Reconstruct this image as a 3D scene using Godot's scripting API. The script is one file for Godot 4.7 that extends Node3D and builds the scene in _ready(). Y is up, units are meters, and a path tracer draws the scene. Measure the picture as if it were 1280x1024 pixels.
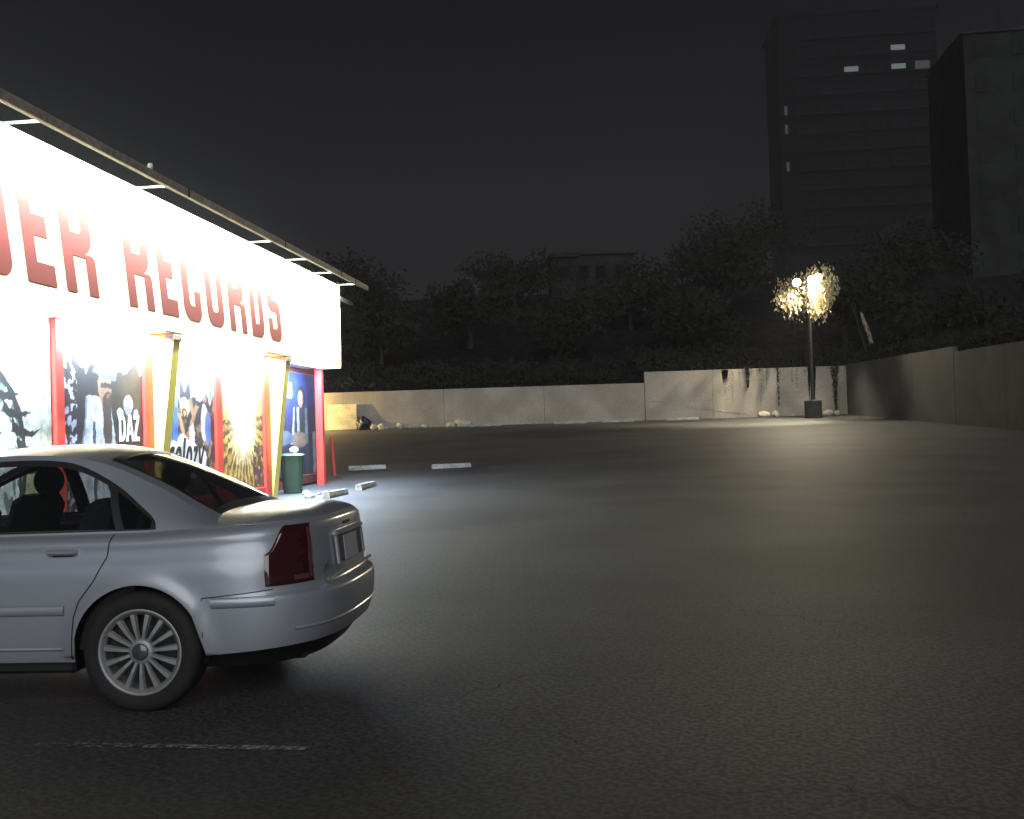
extends Node3D

# ---------------------------------------------------------------- helpers
var used := {}
var M := {}

func numbered(n: String) -> String:
	if not used.has(n):
		used[n] = 0
		return n
	used[n] += 1
	return "%s_%03d" % [n, used[n]]

func tag(o: Node, label: String, category: String, group := "") -> Node:
	o.set_meta("label", label)
	o.set_meta("category", category)
	if group != "":
		o.set_meta("group", group)
	return o

func thing(called: String, label: String, category: String, at := Vector3.ZERO, turn := 0.0, group := "") -> Node3D:
	var o := Node3D.new()
	o.name = numbered(called)
	add_child(o)
	o.position = at
	o.rotation.y = turn
	tag(o, label, category, group)
	return o

func mesh_node(called: String, m: Mesh, mat: Material, parent: Node) -> MeshInstance3D:
	var o := MeshInstance3D.new()
	o.name = numbered(called) if parent == self else called
	o.mesh = m
	o.material_override = mat
	parent.add_child(o, true)
	return o

func new_st() -> SurfaceTool:
	var st := SurfaceTool.new()
	st.begin(Mesh.PRIMITIVE_TRIANGLES)
	return st

func obj(called: String, st: SurfaceTool, mat: Material, parent: Node = self, normals := true) -> MeshInstance3D:
	if normals:
		st.generate_normals()
	return mesh_node(called, st.commit(), mat, parent)

func struct(called: String, st: SurfaceTool, mat: Material) -> MeshInstance3D:
	var o := obj(called, st, mat, self)
	o.set_meta("kind", "structure")
	return o

func tri(st: SurfaceTool, a: Vector3, b: Vector3, c: Vector3) -> void:
	st.add_vertex(a); st.add_vertex(b); st.add_vertex(c)

func quad(st: SurfaceTool, a: Vector3, b: Vector3, c: Vector3, d: Vector3) -> void:   # clockwise seen from the front
	tri(st, a, b, c); tri(st, a, c, d)

func quad_uv(st: SurfaceTool, p: Array, uv: Array) -> void:
	for k in [0, 1, 2, 0, 2, 3]:
		st.set_uv(uv[k]); st.add_vertex(p[k])

func add_box(st: SurfaceTool, c: Vector3, s: Vector3, bev := 0.0, b := Basis.IDENTITY) -> void:
	# box with chamfered edges
	st.set_smooth_group(-1)
	var h := s * 0.5
	var g := minf(bev, minf(h.x, minf(h.y, h.z)) * 0.9)
	for ax in 3:
		for sg in [-1.0, 1.0]:
			var u := (ax + 1) % 3
			var v := (ax + 2) % 3
			var q: Array = []
			for k in [[-1, -1], [1, -1], [1, 1], [-1, 1]]:
				var p := Vector3.ZERO
				p[ax] = sg * h[ax]; p[u] = k[0] * (h[u] - g); p[v] = k[1] * (h[v] - g)
				q.append(c + b * p)
			if sg > 0: quad(st, q[3], q[2], q[1], q[0])
			else: quad(st, q[0], q[1], q[2], q[3])
	if g <= 0.0:
		return
	for ax in 3:
		var u := (ax + 1) % 3
		var v := (ax + 2) % 3
		for su in [-1.0, 1.0]:
			for sv in [-1.0, 1.0]:
				var q: Array = []
				for k in [[-1, 0], [1, 0], [1, 1], [-1, 1]]:
					var p := Vector3.ZERO
					p[ax] = k[0] * (h[ax] - g)
					p[u] = su * (h[u] - (g if k[1] == 0 else 0.0))
					p[v] = sv * (h[v] - (0.0 if k[1] == 0 else g))
					q.append(c + b * p)
				if su * sv < 0: quad(st, q[3], q[2], q[1], q[0])
				else: quad(st, q[0], q[1], q[2], q[3])
	for sx in [-1.0, 1.0]:
		for sy in [-1.0, 1.0]:
			for sz in [-1.0, 1.0]:
				var a := c + b * Vector3(sx * h.x, sy * (h.y - g), sz * (h.z - g))
				var d := c + b * Vector3(sx * (h.x - g), sy * h.y, sz * (h.z - g))
				var e := c + b * Vector3(sx * (h.x - g), sy * (h.y - g), sz * h.z)
				if sx * sy * sz > 0: tri(st, a, e, d)
				else: tri(st, a, d, e)

func box(called: String, c: Vector3, s: Vector3, mat: Material, parent: Node, bev := 0.0, b := Basis.IDENTITY) -> MeshInstance3D:
	var st := new_st()
	add_box(st, c, s, bev, b)
	return obj(called, st, mat, parent)

func frame_along(d: Vector3) -> Basis:      # y axis along d
	var y := d.normalized()
	var x := y.cross(Vector3(0.31, 0.2, 0.93)).normalized()
	return Basis(x, y, x.cross(y))

func add_tube(st: SurfaceTool, path: Array, radii: Array, sides := 10, caps := true) -> void:
	st.set_smooth_group(0)
	var rings: Array = []
	for i in path.size():
		var d: Vector3 = path[min(i + 1, path.size() - 1)] - path[max(i - 1, 0)]
		var b := frame_along(d)
		var ring: Array = []
		for k in sides:
			var a := TAU * k / sides
			ring.append(path[i] + (b.x * cos(a) + b.z * sin(a)) * radii[i])
		rings.append(ring)
	for i in rings.size() - 1:
		for k in sides:
			var n := (k + 1) % sides
			quad(st, rings[i][k], rings[i][n], rings[i + 1][n], rings[i + 1][k])
	if caps:
		st.set_smooth_group(-1)
		for k in sides:
			var n := (k + 1) % sides
			tri(st, path[0], rings[0][n], rings[0][k])
			tri(st, path[-1], rings[-1][k], rings[-1][n])

func add_lathe(st: SurfaceTool, prof: Array, xf: Transform3D, sides := 32, sharp := false, arc0 := 0.0, arc1 := TAU) -> void:   # prof: [radius, height], around local y
	for i in prof.size() - 1:
		st.set_smooth_group(i + 1 if sharp else 0)
		for k in sides:
			var a := lerpf(arc0, arc1, float(k) / sides)
			var b := lerpf(arc0, arc1, float(k + 1) / sides)
			var p0 := xf * Vector3(cos(a) * prof[i][0], prof[i][1], sin(a) * prof[i][0])
			var p1 := xf * Vector3(cos(b) * prof[i][0], prof[i][1], sin(b) * prof[i][0])
			var p2 := xf * Vector3(cos(b) * prof[i + 1][0], prof[i + 1][1], sin(b) * prof[i + 1][0])
			var p3 := xf * Vector3(cos(a) * prof[i + 1][0], prof[i + 1][1], sin(a) * prof[i + 1][0])
			quad(st, p0, p1, p2, p3)

func add_prism(st: SurfaceTool, poly: PackedVector2Array, z0: float, z1: float, shear := 0.0) -> void:
	# polygon in x-y, extruded along z; x is moved by shear * y
	st.set_smooth_group(-1)
	var p := poly
	if not Geometry2D.is_polygon_clockwise(p):
		p = p.duplicate(); p.reverse()
	var ix := Geometry2D.triangulate_polygon(p)
	var f := func(v: Vector2, z: float) -> Vector3: return Vector3(v.x + shear * v.y, v.y, z)
	for i in range(0, ix.size(), 3):
		var a := p[ix[i]]; var b := p[ix[i + 1]]; var c := p[ix[i + 2]]
		if (b - a).cross(c - a) > 0.0:
			var t := b; b = c; c = t
		tri(st, f.call(a, z1), f.call(b, z1), f.call(c, z1))
		tri(st, f.call(a, z0), f.call(c, z0), f.call(b, z0))
	for i in p.size():
		var a := p[i]; var b := p[(i + 1) % p.size()]
		quad(st, f.call(a, z1), f.call(a, z0), f.call(b, z0), f.call(b, z1))

func lin(t: Array, x: float) -> float:      # table look-up
	if x <= t[0][0]: return t[0][1]
	for i in t.size() - 1:
		if x <= t[i + 1][0]:
			return lerpf(t[i][1], t[i + 1][1], (x - t[i][0]) / (t[i + 1][0] - t[i][0]))
	return t[-1][1]

func smo(t: Array, x: float) -> float:      # smooth table look-up (monotone-ish cubic)
	if x <= t[0][0]: return t[0][1]
	for i in t.size() - 1:
		if x <= t[i + 1][0]:
			var a: Array = t[max(i - 1, 0)]
			var b: Array = t[i]
			var c: Array = t[i + 1]
			var d: Array = t[min(i + 2, t.size() - 1)]
			var s: float = c[0] - b[0]
			var m0: float = (c[1] - a[1]) / maxf(c[0] - a[0], 1e-6) * s
			var m1: float = (d[1] - b[1]) / maxf(d[0] - b[0], 1e-6) * s
			var u: float = (x - b[0]) / s
			return b[1] * (2*u*u*u - 3*u*u + 1) + m0 * (u*u*u - 2*u*u + u) + c[1] * (3*u*u - 2*u*u*u) + m1 * (u*u*u - u*u)
	return t[-1][1]

func mat(r: float, g: float, b: float, rough := 0.8, metal := 0.0) -> StandardMaterial3D:   # linear base colour
	var m := StandardMaterial3D.new()
	m.albedo_color = Color(r, g, b).linear_to_srgb()
	m.roughness = rough
	m.metallic = metal
	return m

func glow(r: float, g: float, b: float, e: float) -> StandardMaterial3D:
	var m := mat(0.8, 0.8, 0.8, 0.4) if e > 0.5 else mat(0.01, 0.01, 0.01, 0.8)
	m.emission_enabled = true
	m.emission = Color(r, g, b).linear_to_srgb()
	m.emission_energy_multiplier = e
	return m

func noise_tex(seed_: int, freq: float, c0: Color, c1: Color, size := 512, oct := 5, lo := 0.3, hi := 0.7) -> NoiseTexture2D:
	var n := FastNoiseLite.new()
	n.seed = seed_; n.frequency = freq
	n.noise_type = FastNoiseLite.TYPE_SIMPLEX_SMOOTH
	n.fractal_octaves = oct
	var g := Gradient.new()
	g.set_color(0, c0); g.set_color(1, c1)
	g.set_offset(0, lo); g.set_offset(1, hi)
	var t := NoiseTexture2D.new()
	t.width = size; t.height = size; t.seamless = true
	t.noise = n; t.color_ramp = g
	return t

func bump_tex(seed_: int, freq: float, size := 512, oct := 4) -> NoiseTexture2D:
	var n := FastNoiseLite.new()
	n.seed = seed_; n.frequency = freq; n.fractal_octaves = oct
	var t := NoiseTexture2D.new()
	t.width = size; t.height = size; t.seamless = true
	t.noise = n
	return t

func grey(v: float) -> Color:
	return Color(v, v, v).linear_to_srgb()

func rough_mat(r: float, g: float, b: float, seed_: int, scale: float, amount: float, rough := 0.9, bump := 0.0, coarse := 0.0, coarse_low := 0.70) -> StandardMaterial3D:
	# mottled surface: a fine and a coarse pattern over one base colour
	var m := mat(1, 1, 1, rough)
	var lo := Color(r * (1 - amount), g * (1 - amount), b * (1 - amount)).linear_to_srgb()
	var hi := Color(r * (1 + amount), g * (1 + amount), b * (1 + amount)).linear_to_srgb()
	m.albedo_texture = noise_tex(seed_, 0.02, lo, hi, 512, 6)
	m.uv1_triplanar = true; m.uv1_world_triplanar = true
	m.uv1_scale = Vector3.ONE * scale
	m.detail_enabled = true
	m.detail_blend_mode = BaseMaterial3D.BLEND_MODE_MUL
	m.detail_albedo = noise_tex(seed_ + 7, 0.012, grey(coarse_low), grey(1.0), 512, 5)
	m.detail_uv_layer = BaseMaterial3D.DETAIL_UV_2
	m.uv2_triplanar = true; m.uv2_world_triplanar = true
	m.uv2_scale = Vector3.ONE * (coarse if coarse > 0.0 else scale * 0.23)
	if bump > 0.0:
		m.heightmap_enabled = true
		m.heightmap_texture = bump_tex(seed_ + 3, 0.08)
		m.heightmap_scale = bump
	return m

func sp(x: float, w: float) -> float:
	return x if x / w > 30.0 else w * log(1.0 + exp(x / w))

func ground_y(z: float) -> float:            # the lot climbs towards the retaining wall
	var d := -z
	if d < -20.0: d = -20.0
	return 0.01 * sp(d - 14.0, 4.0) + 0.048 * sp(d - 34.0, 6.0)

func on_ground(x: float, z: float, up := 0.0) -> Vector3:
	return Vector3(x, ground_y(z) + up, z)

func area(called: String, at: Vector3, facing: Vector3, long: Vector3, size: Vector2, color: Color, energy: float, parent: Node = self) -> AreaLight3D:
	# size.x runs along «long»; the light shines towards «facing»
	var l := AreaLight3D.new()
	l.name = called
	l.area_size = size
	l.light_color = color
	l.light_energy = energy
	l.shadow_enabled = true
	l.set("area_range", 60.0)
	parent.add_child(l, true)
	var z := -facing.normalized()
	var x := long.normalized()
	l.transform = Transform3D(Basis(x, z.cross(x).normalized(), z), at)
	return l

# ---------------------------------------------------------------- scene
func _ready() -> void:
	var cam := Camera3D.new()
	cam.name = "camera"
	cam.position = Vector3(0, 1.43, 0)
	cam.rotation_degrees = Vector3(1.2, 0, -1.8)
	cam.fov = 43.0
	cam.near = 0.05
	cam.far = 900.0
	add_child(cam)
	cam.current = true

	var sky_mat := ProceduralSkyMaterial.new()
	sky_mat.sky_top_color = Color(0.0015, 0.0015, 0.002).linear_to_srgb()
	sky_mat.sky_horizon_color = Color(0.012, 0.012, 0.0125).linear_to_srgb()
	sky_mat.ground_bottom_color = Color(0.008, 0.008, 0.008).linear_to_srgb()
	sky_mat.ground_horizon_color = Color(0.012, 0.012, 0.013).linear_to_srgb()
	sky_mat.sky_curve = 0.15
	sky_mat.sun_angle_max = 1.0
	var sky := Sky.new()
	sky.sky_material = sky_mat
	var env := Environment.new()
	env.background_mode = Environment.BG_SKY
	env.sky = sky
	env.tonemap_mode = Environment.TONE_MAPPER_LINEAR
	env.tonemap_exposure = 1.0
	env.fog_enabled = true
	env.fog_density = 0.0004
	env.fog_light_color = Color(0.90, 0.90, 0.92)
	env.sdfgi_enabled = true
	env.ssao_enabled = true
	env.ssil_enabled = true
	var we := WorldEnvironment.new()
	we.name = "world_environment"
	we.environment = env
	add_child(we)

	var sun := DirectionalLight3D.new()       # the dim light of the street behind the camera
	sun.name = "night_light"
	sun.light_energy = 0.6
	sun.light_color = Color(0.97, 0.98, 1.0)
	sun.light_angular_distance = 55.0
	sun.sky_mode = DirectionalLight3D.SKY_MODE_LIGHT_ONLY
	sun.shadow_enabled = true
	add_child(sun)
	sun.look_at_from_position(Vector3(2, 8, 17), Vector3.ZERO)

	make_materials()
	make_setting()
	make_shop()
	make_sign()
	make_posters()
	make_walls()
	make_lamp()
	make_hill()
	make_car()
	make_small()

func make_materials() -> void:
	M.asphalt = rough_mat(0.056, 0.0555, 0.055, 11, 2.3, 0.48, 0.64, 0.25, 0.037, 0.62)
	M.concrete = rough_mat(0.30, 0.27, 0.225, 21, 0.9, 0.12, 0.9, 0.5, 0.06, 0.78)
	M.stop = rough_mat(0.30, 0.295, 0.27, 27, 0.9, 0.25, 0.85, 0.6)
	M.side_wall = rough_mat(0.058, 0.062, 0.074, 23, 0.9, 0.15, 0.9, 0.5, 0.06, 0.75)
	M.hill = rough_mat(0.015, 0.015, 0.0145, 31, 0.08, 0.5, 1.0, 3.0)
	M.shop_wall = rough_mat(0.72, 0.70, 0.64, 41, 0.4, 0.06, 0.8)
	M.yellow = mat(0.84, 0.81, 0.50, 0.45)
	M.fin = mat(0.78, 0.66, 0.16, 0.5)
	M.red = mat(0.50, 0.045, 0.03, 0.5)
	M.letter = mat(0.165, 0.052, 0.050, 0.36)
	M.letter.metallic_specular = 0.10
	M.dark_red = rough_mat(0.16, 0.035, 0.025, 43, 0.8, 0.2, 0.7)
	M.roof = rough_mat(0.03, 0.03, 0.03, 45, 0.3, 0.2)
	M.bar = rough_mat(0.40, 0.34, 0.29, 47, 0.7, 0.2, 0.55)
	M.arm = mat(0.09, 0.105, 0.095, 0.6)
	M.dark_metal = mat(0.014, 0.0135, 0.013, 0.6)
	M.tube = glow(0.92, 1.0, 0.97, 3.0)
	M.soffit_tube = glow(0.80, 0.90, 1.0, 2.2)
	M.flood = glow(1.0, 0.9, 0.62, 30.0)
	M.bin = mat(0.018, 0.05, 0.035, 0.45)
	M.paper = mat(0.75, 0.75, 0.73, 0.8)
	M.paint = mat(0.29, 0.31, 0.345, 0.44, 0.42)
	M.paint.clearcoat_enabled = true
	M.paint.clearcoat = 1.0
	M.paint.clearcoat_roughness = 0.17
	M.black = mat(0.012, 0.012, 0.013, 0.5)
	M.trim = mat(0.02, 0.02, 0.021, 0.35)
	M.rubber = rough_mat(0.010, 0.010, 0.010, 51, 6.0, 0.2, 0.85)
	M.alloy = mat(0.26, 0.26, 0.258, 0.5, 0.5)
	M.chrome = mat(0.75, 0.75, 0.75, 0.15, 0.9)
	M.seat = rough_mat(0.03, 0.029, 0.028, 53, 4.0, 0.2, 0.9)
	M.glass = mat(0.012, 0.014, 0.014, 0.02)
	M.glass.transparency = BaseMaterial3D.TRANSPARENCY_ALPHA
	M.glass.albedo_color.a = 0.52
	M.rear_glass = M.glass.duplicate()
	M.rear_glass.albedo_color.a = 0.94
	M.tail = mat(0.034, 0.007, 0.008, 0.12)
	M.tail.clearcoat_enabled = true
	M.tail.clearcoat = 1.0
	M.tail.clearcoat_roughness = 0.03
	M.tail_pale = mat(0.10, 0.035, 0.035, 0.12)
	M.plate = mat(0.36, 0.37, 0.40, 0.4)
	M.bark = rough_mat(0.03, 0.025, 0.02, 55, 2.0, 0.3)
	M.pale_wood = rough_mat(0.42, 0.36, 0.25, 57, 2.0, 0.2)
	M.leaf = mat(0.022, 0.023, 0.018, 0.9)
	M.leaf.metallic_specular = 0.15
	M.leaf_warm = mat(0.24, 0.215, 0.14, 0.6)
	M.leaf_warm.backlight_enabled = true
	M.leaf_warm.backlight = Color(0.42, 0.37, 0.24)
	M.stucco = rough_mat(0.024, 0.023, 0.021, 61, 0.2, 0.12)
	M.stucco_tower = rough_mat(0.0045, 0.0045, 0.005, 75, 0.2, 0.1)
	M.stucco_dark = rough_mat(0.021, 0.022, 0.021, 63, 0.2, 0.12)
	M.pane = mat(0.006, 0.006, 0.0065, 0.9)
	M.pane.metallic_specular = 0.1
	M.lit_window = glow(0.80, 0.95, 1.0, 0.14)
	M.dim_window = glow(0.80, 0.92, 1.0, 0.035)
	M.blue_window = glow(0.65, 0.85, 1.0, 0.07)
	for k in [M.stucco, M.stucco_dark, M.stucco_tower, M.hill, M.leaf, M.pane, M.bark, M.roof]: k.metallic_specular = 0.03
	M.board = rough_mat(0.62, 0.55, 0.34, 65, 0.8, 0.1)
	M.trash = rough_mat(0.45, 0.40, 0.32, 67, 2.0, 0.3)
	M.line = rough_mat(0.22, 0.225, 0.22, 69, 2.2, 0.5)

# ---------------------------------------------------------------- setting
func make_setting() -> void:
	var st := new_st()
	st.set_smooth_group(0)
	var zs: Array = []
	var z := 60.0
	while z > -64.0:
		zs.append(z)
		z -= 1.0
	var xs := [-320.0, -120.0, -60.0, -30.0, -15.0, -8.0, -4.0, 0.0, 4.0, 8.0, 15.0, 22.0, 30.0, 60.0, 120.0, 320.0]
	for i in zs.size() - 1:
		for j in xs.size() - 1:
			quad(st, on_ground(xs[j], zs[i]), on_ground(xs[j], zs[i + 1]), on_ground(xs[j + 1], zs[i + 1]), on_ground(xs[j + 1], zs[i]))
	struct("parking_lot_ground", st, M.asphalt)
	# worn stall line beside the car: broken paint, a few slivers wide
	var rng := RandomNumberGenerator.new()
	rng.seed = 5
	st = new_st()
	st.set_smooth_group(0)
	var a := Vector3(-6.4, 0, -5.62)
	var b := Vector3(-0.98, 0, -4.79)
	var n := 150
	var d := (b - a) / n
	var side := Vector3(-d.z, 0, d.x).normalized()
	for i in n:
		var p := a + d * i
		var wear := smoothstep(-2.6, -1.3, p.x)
		for strip in 6:
			if rng.randf() < 0.06 + 0.80 * wear:
				var o0 := -0.03 + strip * 0.0100
				var q := p + Vector3(0, ground_y(p.z) + 0.004, 0)
				var r := q + d * rng.randf_range(0.7, 1.0)
				quad(st, q + side * o0, q + side * (o0 + 0.0100), r + side * (o0 + 0.0100), r + side * o0)
	struct("stall_line", st, M.line)

	# cracks: thin branching slivers of tar
	st = new_st()
	st.set_smooth_group(0)
	for c in [[-0.35, -5.6, 0.4, 1.2], [0.55, -4.1, -0.5, 1.5], [0.3, -4.7, 1.9, 1.0], [2.4, -7.2, 2.4, 1.6], [1.5, -17.0, 1.1, 3.0], [6.5, -15.0, 2.8, 2.5]]:
		var p := Vector3(c[0], 0, c[1])
		var ang: float = c[2]
		var w := 0.002 + 0.0005 * absf(c[1])
		for k in int(c[3] / 0.06):
			ang += rng.randf_range(-0.9, 0.9)
			var q := p + Vector3(cos(ang), 0, -sin(ang)) * 0.06
			var sd := Vector3(-sin(ang), 0, -cos(ang)) * w * rng.randf_range(0.5, 1.0)
			var pg := on_ground(p.x, p.z, 0.004)
			var qg := on_ground(q.x, q.z, 0.004)
			quad(st, pg - sd, qg - sd, qg + sd, pg + sd)
			p = q
			ang = lerpf(ang, c[2], 0.25)
	struct("asphalt_crack", st, mat(0.030, 0.030, 0.030, 0.9))
# ---------------------------------------------------------------- shop building; local x along the front, y up, z out of the wall
const SHOP_AT := Vector3(-7.94, 0, 0)
const SHOP_TURN := 1.4573

func make_shop() -> void:
	var t := thing("record_shop", "single storey record shop with floodlit yellow fascia, red frames and slanted yellow fins", "shop", SHOP_AT, SHOP_TURN)
	box("wall", Vector3(15.9, 2.3, -0.15), Vector3(14.6, 5.4, 0.3), M.shop_wall, t)
	box("wall", Vector3(26.0, 2.3, -0.75), Vector3(5.6, 5.4, 0.3), M.dark_red, t)
	box("wall", Vector3(23.34, 2.3, -0.45), Vector3(0.28, 5.4, 0.3), M.dark_red, t)
	box("wall", Vector3(28.65, 2.3, -7.3), Vector3(0.3, 5.4, 12.8), M.shop_wall, t)
	box("wall", Vector3(8.75, 2.3, -7.0), Vector3(0.3, 5.4, 13.4), M.shop_wall, t)
	box("wall", Vector3(18.7, 2.3, -13.9), Vector3(19.6, 5.4, 0.3), M.shop_wall, t)
	box("roof", Vector3(18.7, 5.06, -6.8), Vector3(20.1, 0.12, 14.4), M.roof, t)
	box("soffit", Vector3(17.85, 3.26, 0.0), Vector3(18.5, 0.08, 0.9), M.shop_wall, t)
	box("soffit", Vector3(26.0, 3.258, -0.3), Vector3(2.2, 0.06, 0.5), M.shop_wall, t)
	# red frames round the poster bays
	for s in [[14.33, 0.21], [16.97, 0.28], [19.87, 0.28], [22.47, 0.36], [11.75, 0.2]]:
		box("red_post", Vector3(s[0] + s[1] * 0.5, 1.6, 0.03), Vector3(s[1], 3.24, 0.12), M.red, t, 0.012)
	for s in [[11.95, 14.33], [14.54, 16.97], [17.55, 19.87], [20.15, 22.47]]:
		box("red_rail", Vector3((s[0] + s[1]) * 0.5, 0.30, 0.02), Vector3(s[1] - s[0], 0.22, 0.1), M.red, t, 0.012)
	box("red_post", Vector3(27.06, 1.6, -0.1), Vector3(0.19, 3.24, 0.19), M.red, t, 0.015)
	box("red_post", Vector3(28.42, 1.6, -0.52), Vector3(0.2, 3.24, 0.12), M.red, t, 0.012)
	box("red_rail", Vector3(26.9, 0.36, -0.53), Vector3(2.8, 0.24, 0.12), M.dark_red, t, 0.012)
	# fins: tapering plates that carry the fascia
	for s in [[17.25, 0.27], [22.85, 0.30], [9.1, 0.27]]:
		var st := new_st()
		var poly := PackedVector2Array([Vector2(0.0, -0.1), Vector2(0.05, -0.1), Vector2(0.46, 3.215), Vector2(0.0, 3.215)])
		add_prism(st, poly, -s[1] * 0.5, s[1] * 0.5)
		var o := obj("slanted_fin", st, M.fin, t)
		o.transform = Transform3D(Basis(Vector3(0, 0, 1), Vector3.UP, Vector3(-1, 0, 0)), Vector3(s[0] + s[1] * 0.5, 0, 0.004))
		box("fin_cap", Vector3(s[0] + s[1] * 0.5, 3.16, 0.40), Vector3(s[1] + 0.04, 0.10, 0.16), M.bar, t, 0.01)
	# fluorescent fittings under the soffit
	for s in [9.9, 11.9, 13.9, 15.9, 18.6, 20.6, 24.3, 26.1]:
		var fit := box("soffit_light", Vector3(s, 3.212, 0.22), Vector3(1.96, 0.014, 0.50), M.paper, t)
		box("light_panel", Vector3(s, 3.212, 0.225), Vector3(1.97, 0.034, 0.515), M.soffit_tube, fit)
	for s in [11.6, 16.9, 21.6]:
		area("soffit_lamp", Vector3(s, 3.165, 0.20), Vector3(0, -1, -0.25), Vector3(1, 0, 0), Vector2(4.6, 0.36), Color(0.88, 0.94, 1.0), 105.0, t)
	area("soffit_lamp", Vector3(25.2, 3.165, 0.20), Vector3(0, -1, -0.15), Vector3(1, 0, 0), Vector2(3.2, 0.36), Color(0.72, 0.84, 1.0), 70.0, t)
	# wall pack on the far end of the building

# ---------------------------------------------------------------- sign
func rounded(x0: float, x1: float, y0: float, y1: float, r: Array) -> PackedVector2Array:   # corner radii: bottom-left, bottom-right, top-right, top-left
	var p := PackedVector2Array()
	var c := [Vector2(x0 + r[0], y0 + r[0]), Vector2(x1 - r[1], y0 + r[1]), Vector2(x1 - r[2], y1 - r[2]), Vector2(x0 + r[3], y1 - r[3])]
	for k in 4:
		if r[k] <= 0.0:
			p.append(c[k]); continue
		for i in 7:
			var a := PI + k * PI / 2 + i * PI / 12
			p.append(c[k] + Vector2(cos(a), sin(a)) * r[k])
	return p

func hook(x0: float, x1: float, y0: float, y1: float, t: float, left := false) -> PackedVector2Array:
	# a «)» of stroke t with rounded corners, open on the left; mirrored it is a «(»
	var ro := minf(t * 0.95, (x1 - x0) * 0.9)
	var ri := ro * 0.35
	var p := PackedVector2Array([Vector2(x0, y0)])
	for i in 7:
		var a := -PI / 2 + i * PI / 12
		p.append(Vector2(x1 - ro, y0 + ro) + Vector2(cos(a), sin(a)) * ro)
	for i in 7:
		var a := i * PI / 12
		p.append(Vector2(x1 - ro, y1 - ro) + Vector2(cos(a), sin(a)) * ro)
	p.append(Vector2(x0, y1)); p.append(Vector2(x0, y1 - t))
	var xi := x1 - t
	for i in 5:
		var a := PI / 2 - i * PI / 8
		p.append(Vector2(maxf(xi - ri, x0), y1 - t - ri) + Vector2(cos(a), sin(a)) * minf(ri, xi - x0 + 1e-4))
	for i in 5:
		var a := -i * PI / 8
		p.append(Vector2(maxf(xi - ri, x0), y0 + t + ri) + Vector2(cos(a), sin(a)) * minf(ri, xi - x0 + 1e-4))
	p.append(Vector2(x0, y0 + t))
	if left:
		var q := PackedVector2Array()
		for v in p: q.append(Vector2(x0 + x1 - v.x, v.y))
		return q
	return p

func letter_shapes(ch: String, w: float) -> Array:
	var h := 1.45
	var t := 0.26
	var v := 0.27            # thickness of the level strokes
	var z := [0.0, 0.0, 0.0, 0.0]
	match ch:
		"E":
			return [rounded(0, t, 0, h, z), rounded(t, w, 0, v, z), rounded(t, w * 0.86, 0.60, 0.60 + v, z), rounded(t, w, h - v, h, z)]
		"T":
			return [rounded(w / 2 - t / 2, w / 2 + t / 2, 0, h - v, z), rounded(0, w, h - v, h, z)]
		"R":
			return [rounded(0, t, 0, h, z), hook(t, w * 0.94, 0.56, h, 0.255), rounded(w - t, w, 0, 0.555, [0, 0, 0.1, 0]), rounded(t, w - t, 0.50, 0.558, z)]
		"D":
			return [rounded(0, t, 0, h, z), hook(t, w, 0, h, 0.255)]
		"O":
			return [hook(w / 2, w, 0, h, 0.255), hook(0, w / 2, 0, h, 0.255, true)]
		"C":
			return [hook(0, w * 0.6, 0, h, 0.255, true), hook(w * 0.6, w, 0, 0.255 + 0.27, 0.255).slice(0, 0), rounded(w * 0.6, w, 0, 0.255, [0, 0.2, 0, 0]), rounded(w - 0.255, w, 0.255, 0.52, z),
				rounded(w * 0.6, w, h - 0.255, h, [0, 0, 0.2, 0]), rounded(w - 0.255, w, h - 0.52, h - 0.255, z)]
		"S":
			return [hook(w * 0.4, w, 0, 0.85, 0.25), rounded(0, w * 0.4, 0, 0.25, [0.2, 0, 0, 0]), rounded(0, 0.255, 0.25, 0.46, z), hook(0, w * 0.4, 0.60, h, 0.25, true),
				rounded(w * 0.4, w, h - 0.25, h, [0, 0, 0.2, 0]), rounded(w - 0.255, w, h - 0.46, h - 0.25, z)]
		"W":
			var k := (w - 3 * 0.25) / 2
			return [rounded(0, 0.25, 0.26, h, z), rounded(0.25 + k, 0.5 + k, 0.26, h, z), rounded(w - 0.25, w, 0.26, h, z), rounded(0, w, 0, 0.26, [0.2, 0.2, 0, 0])]
	return []

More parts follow.
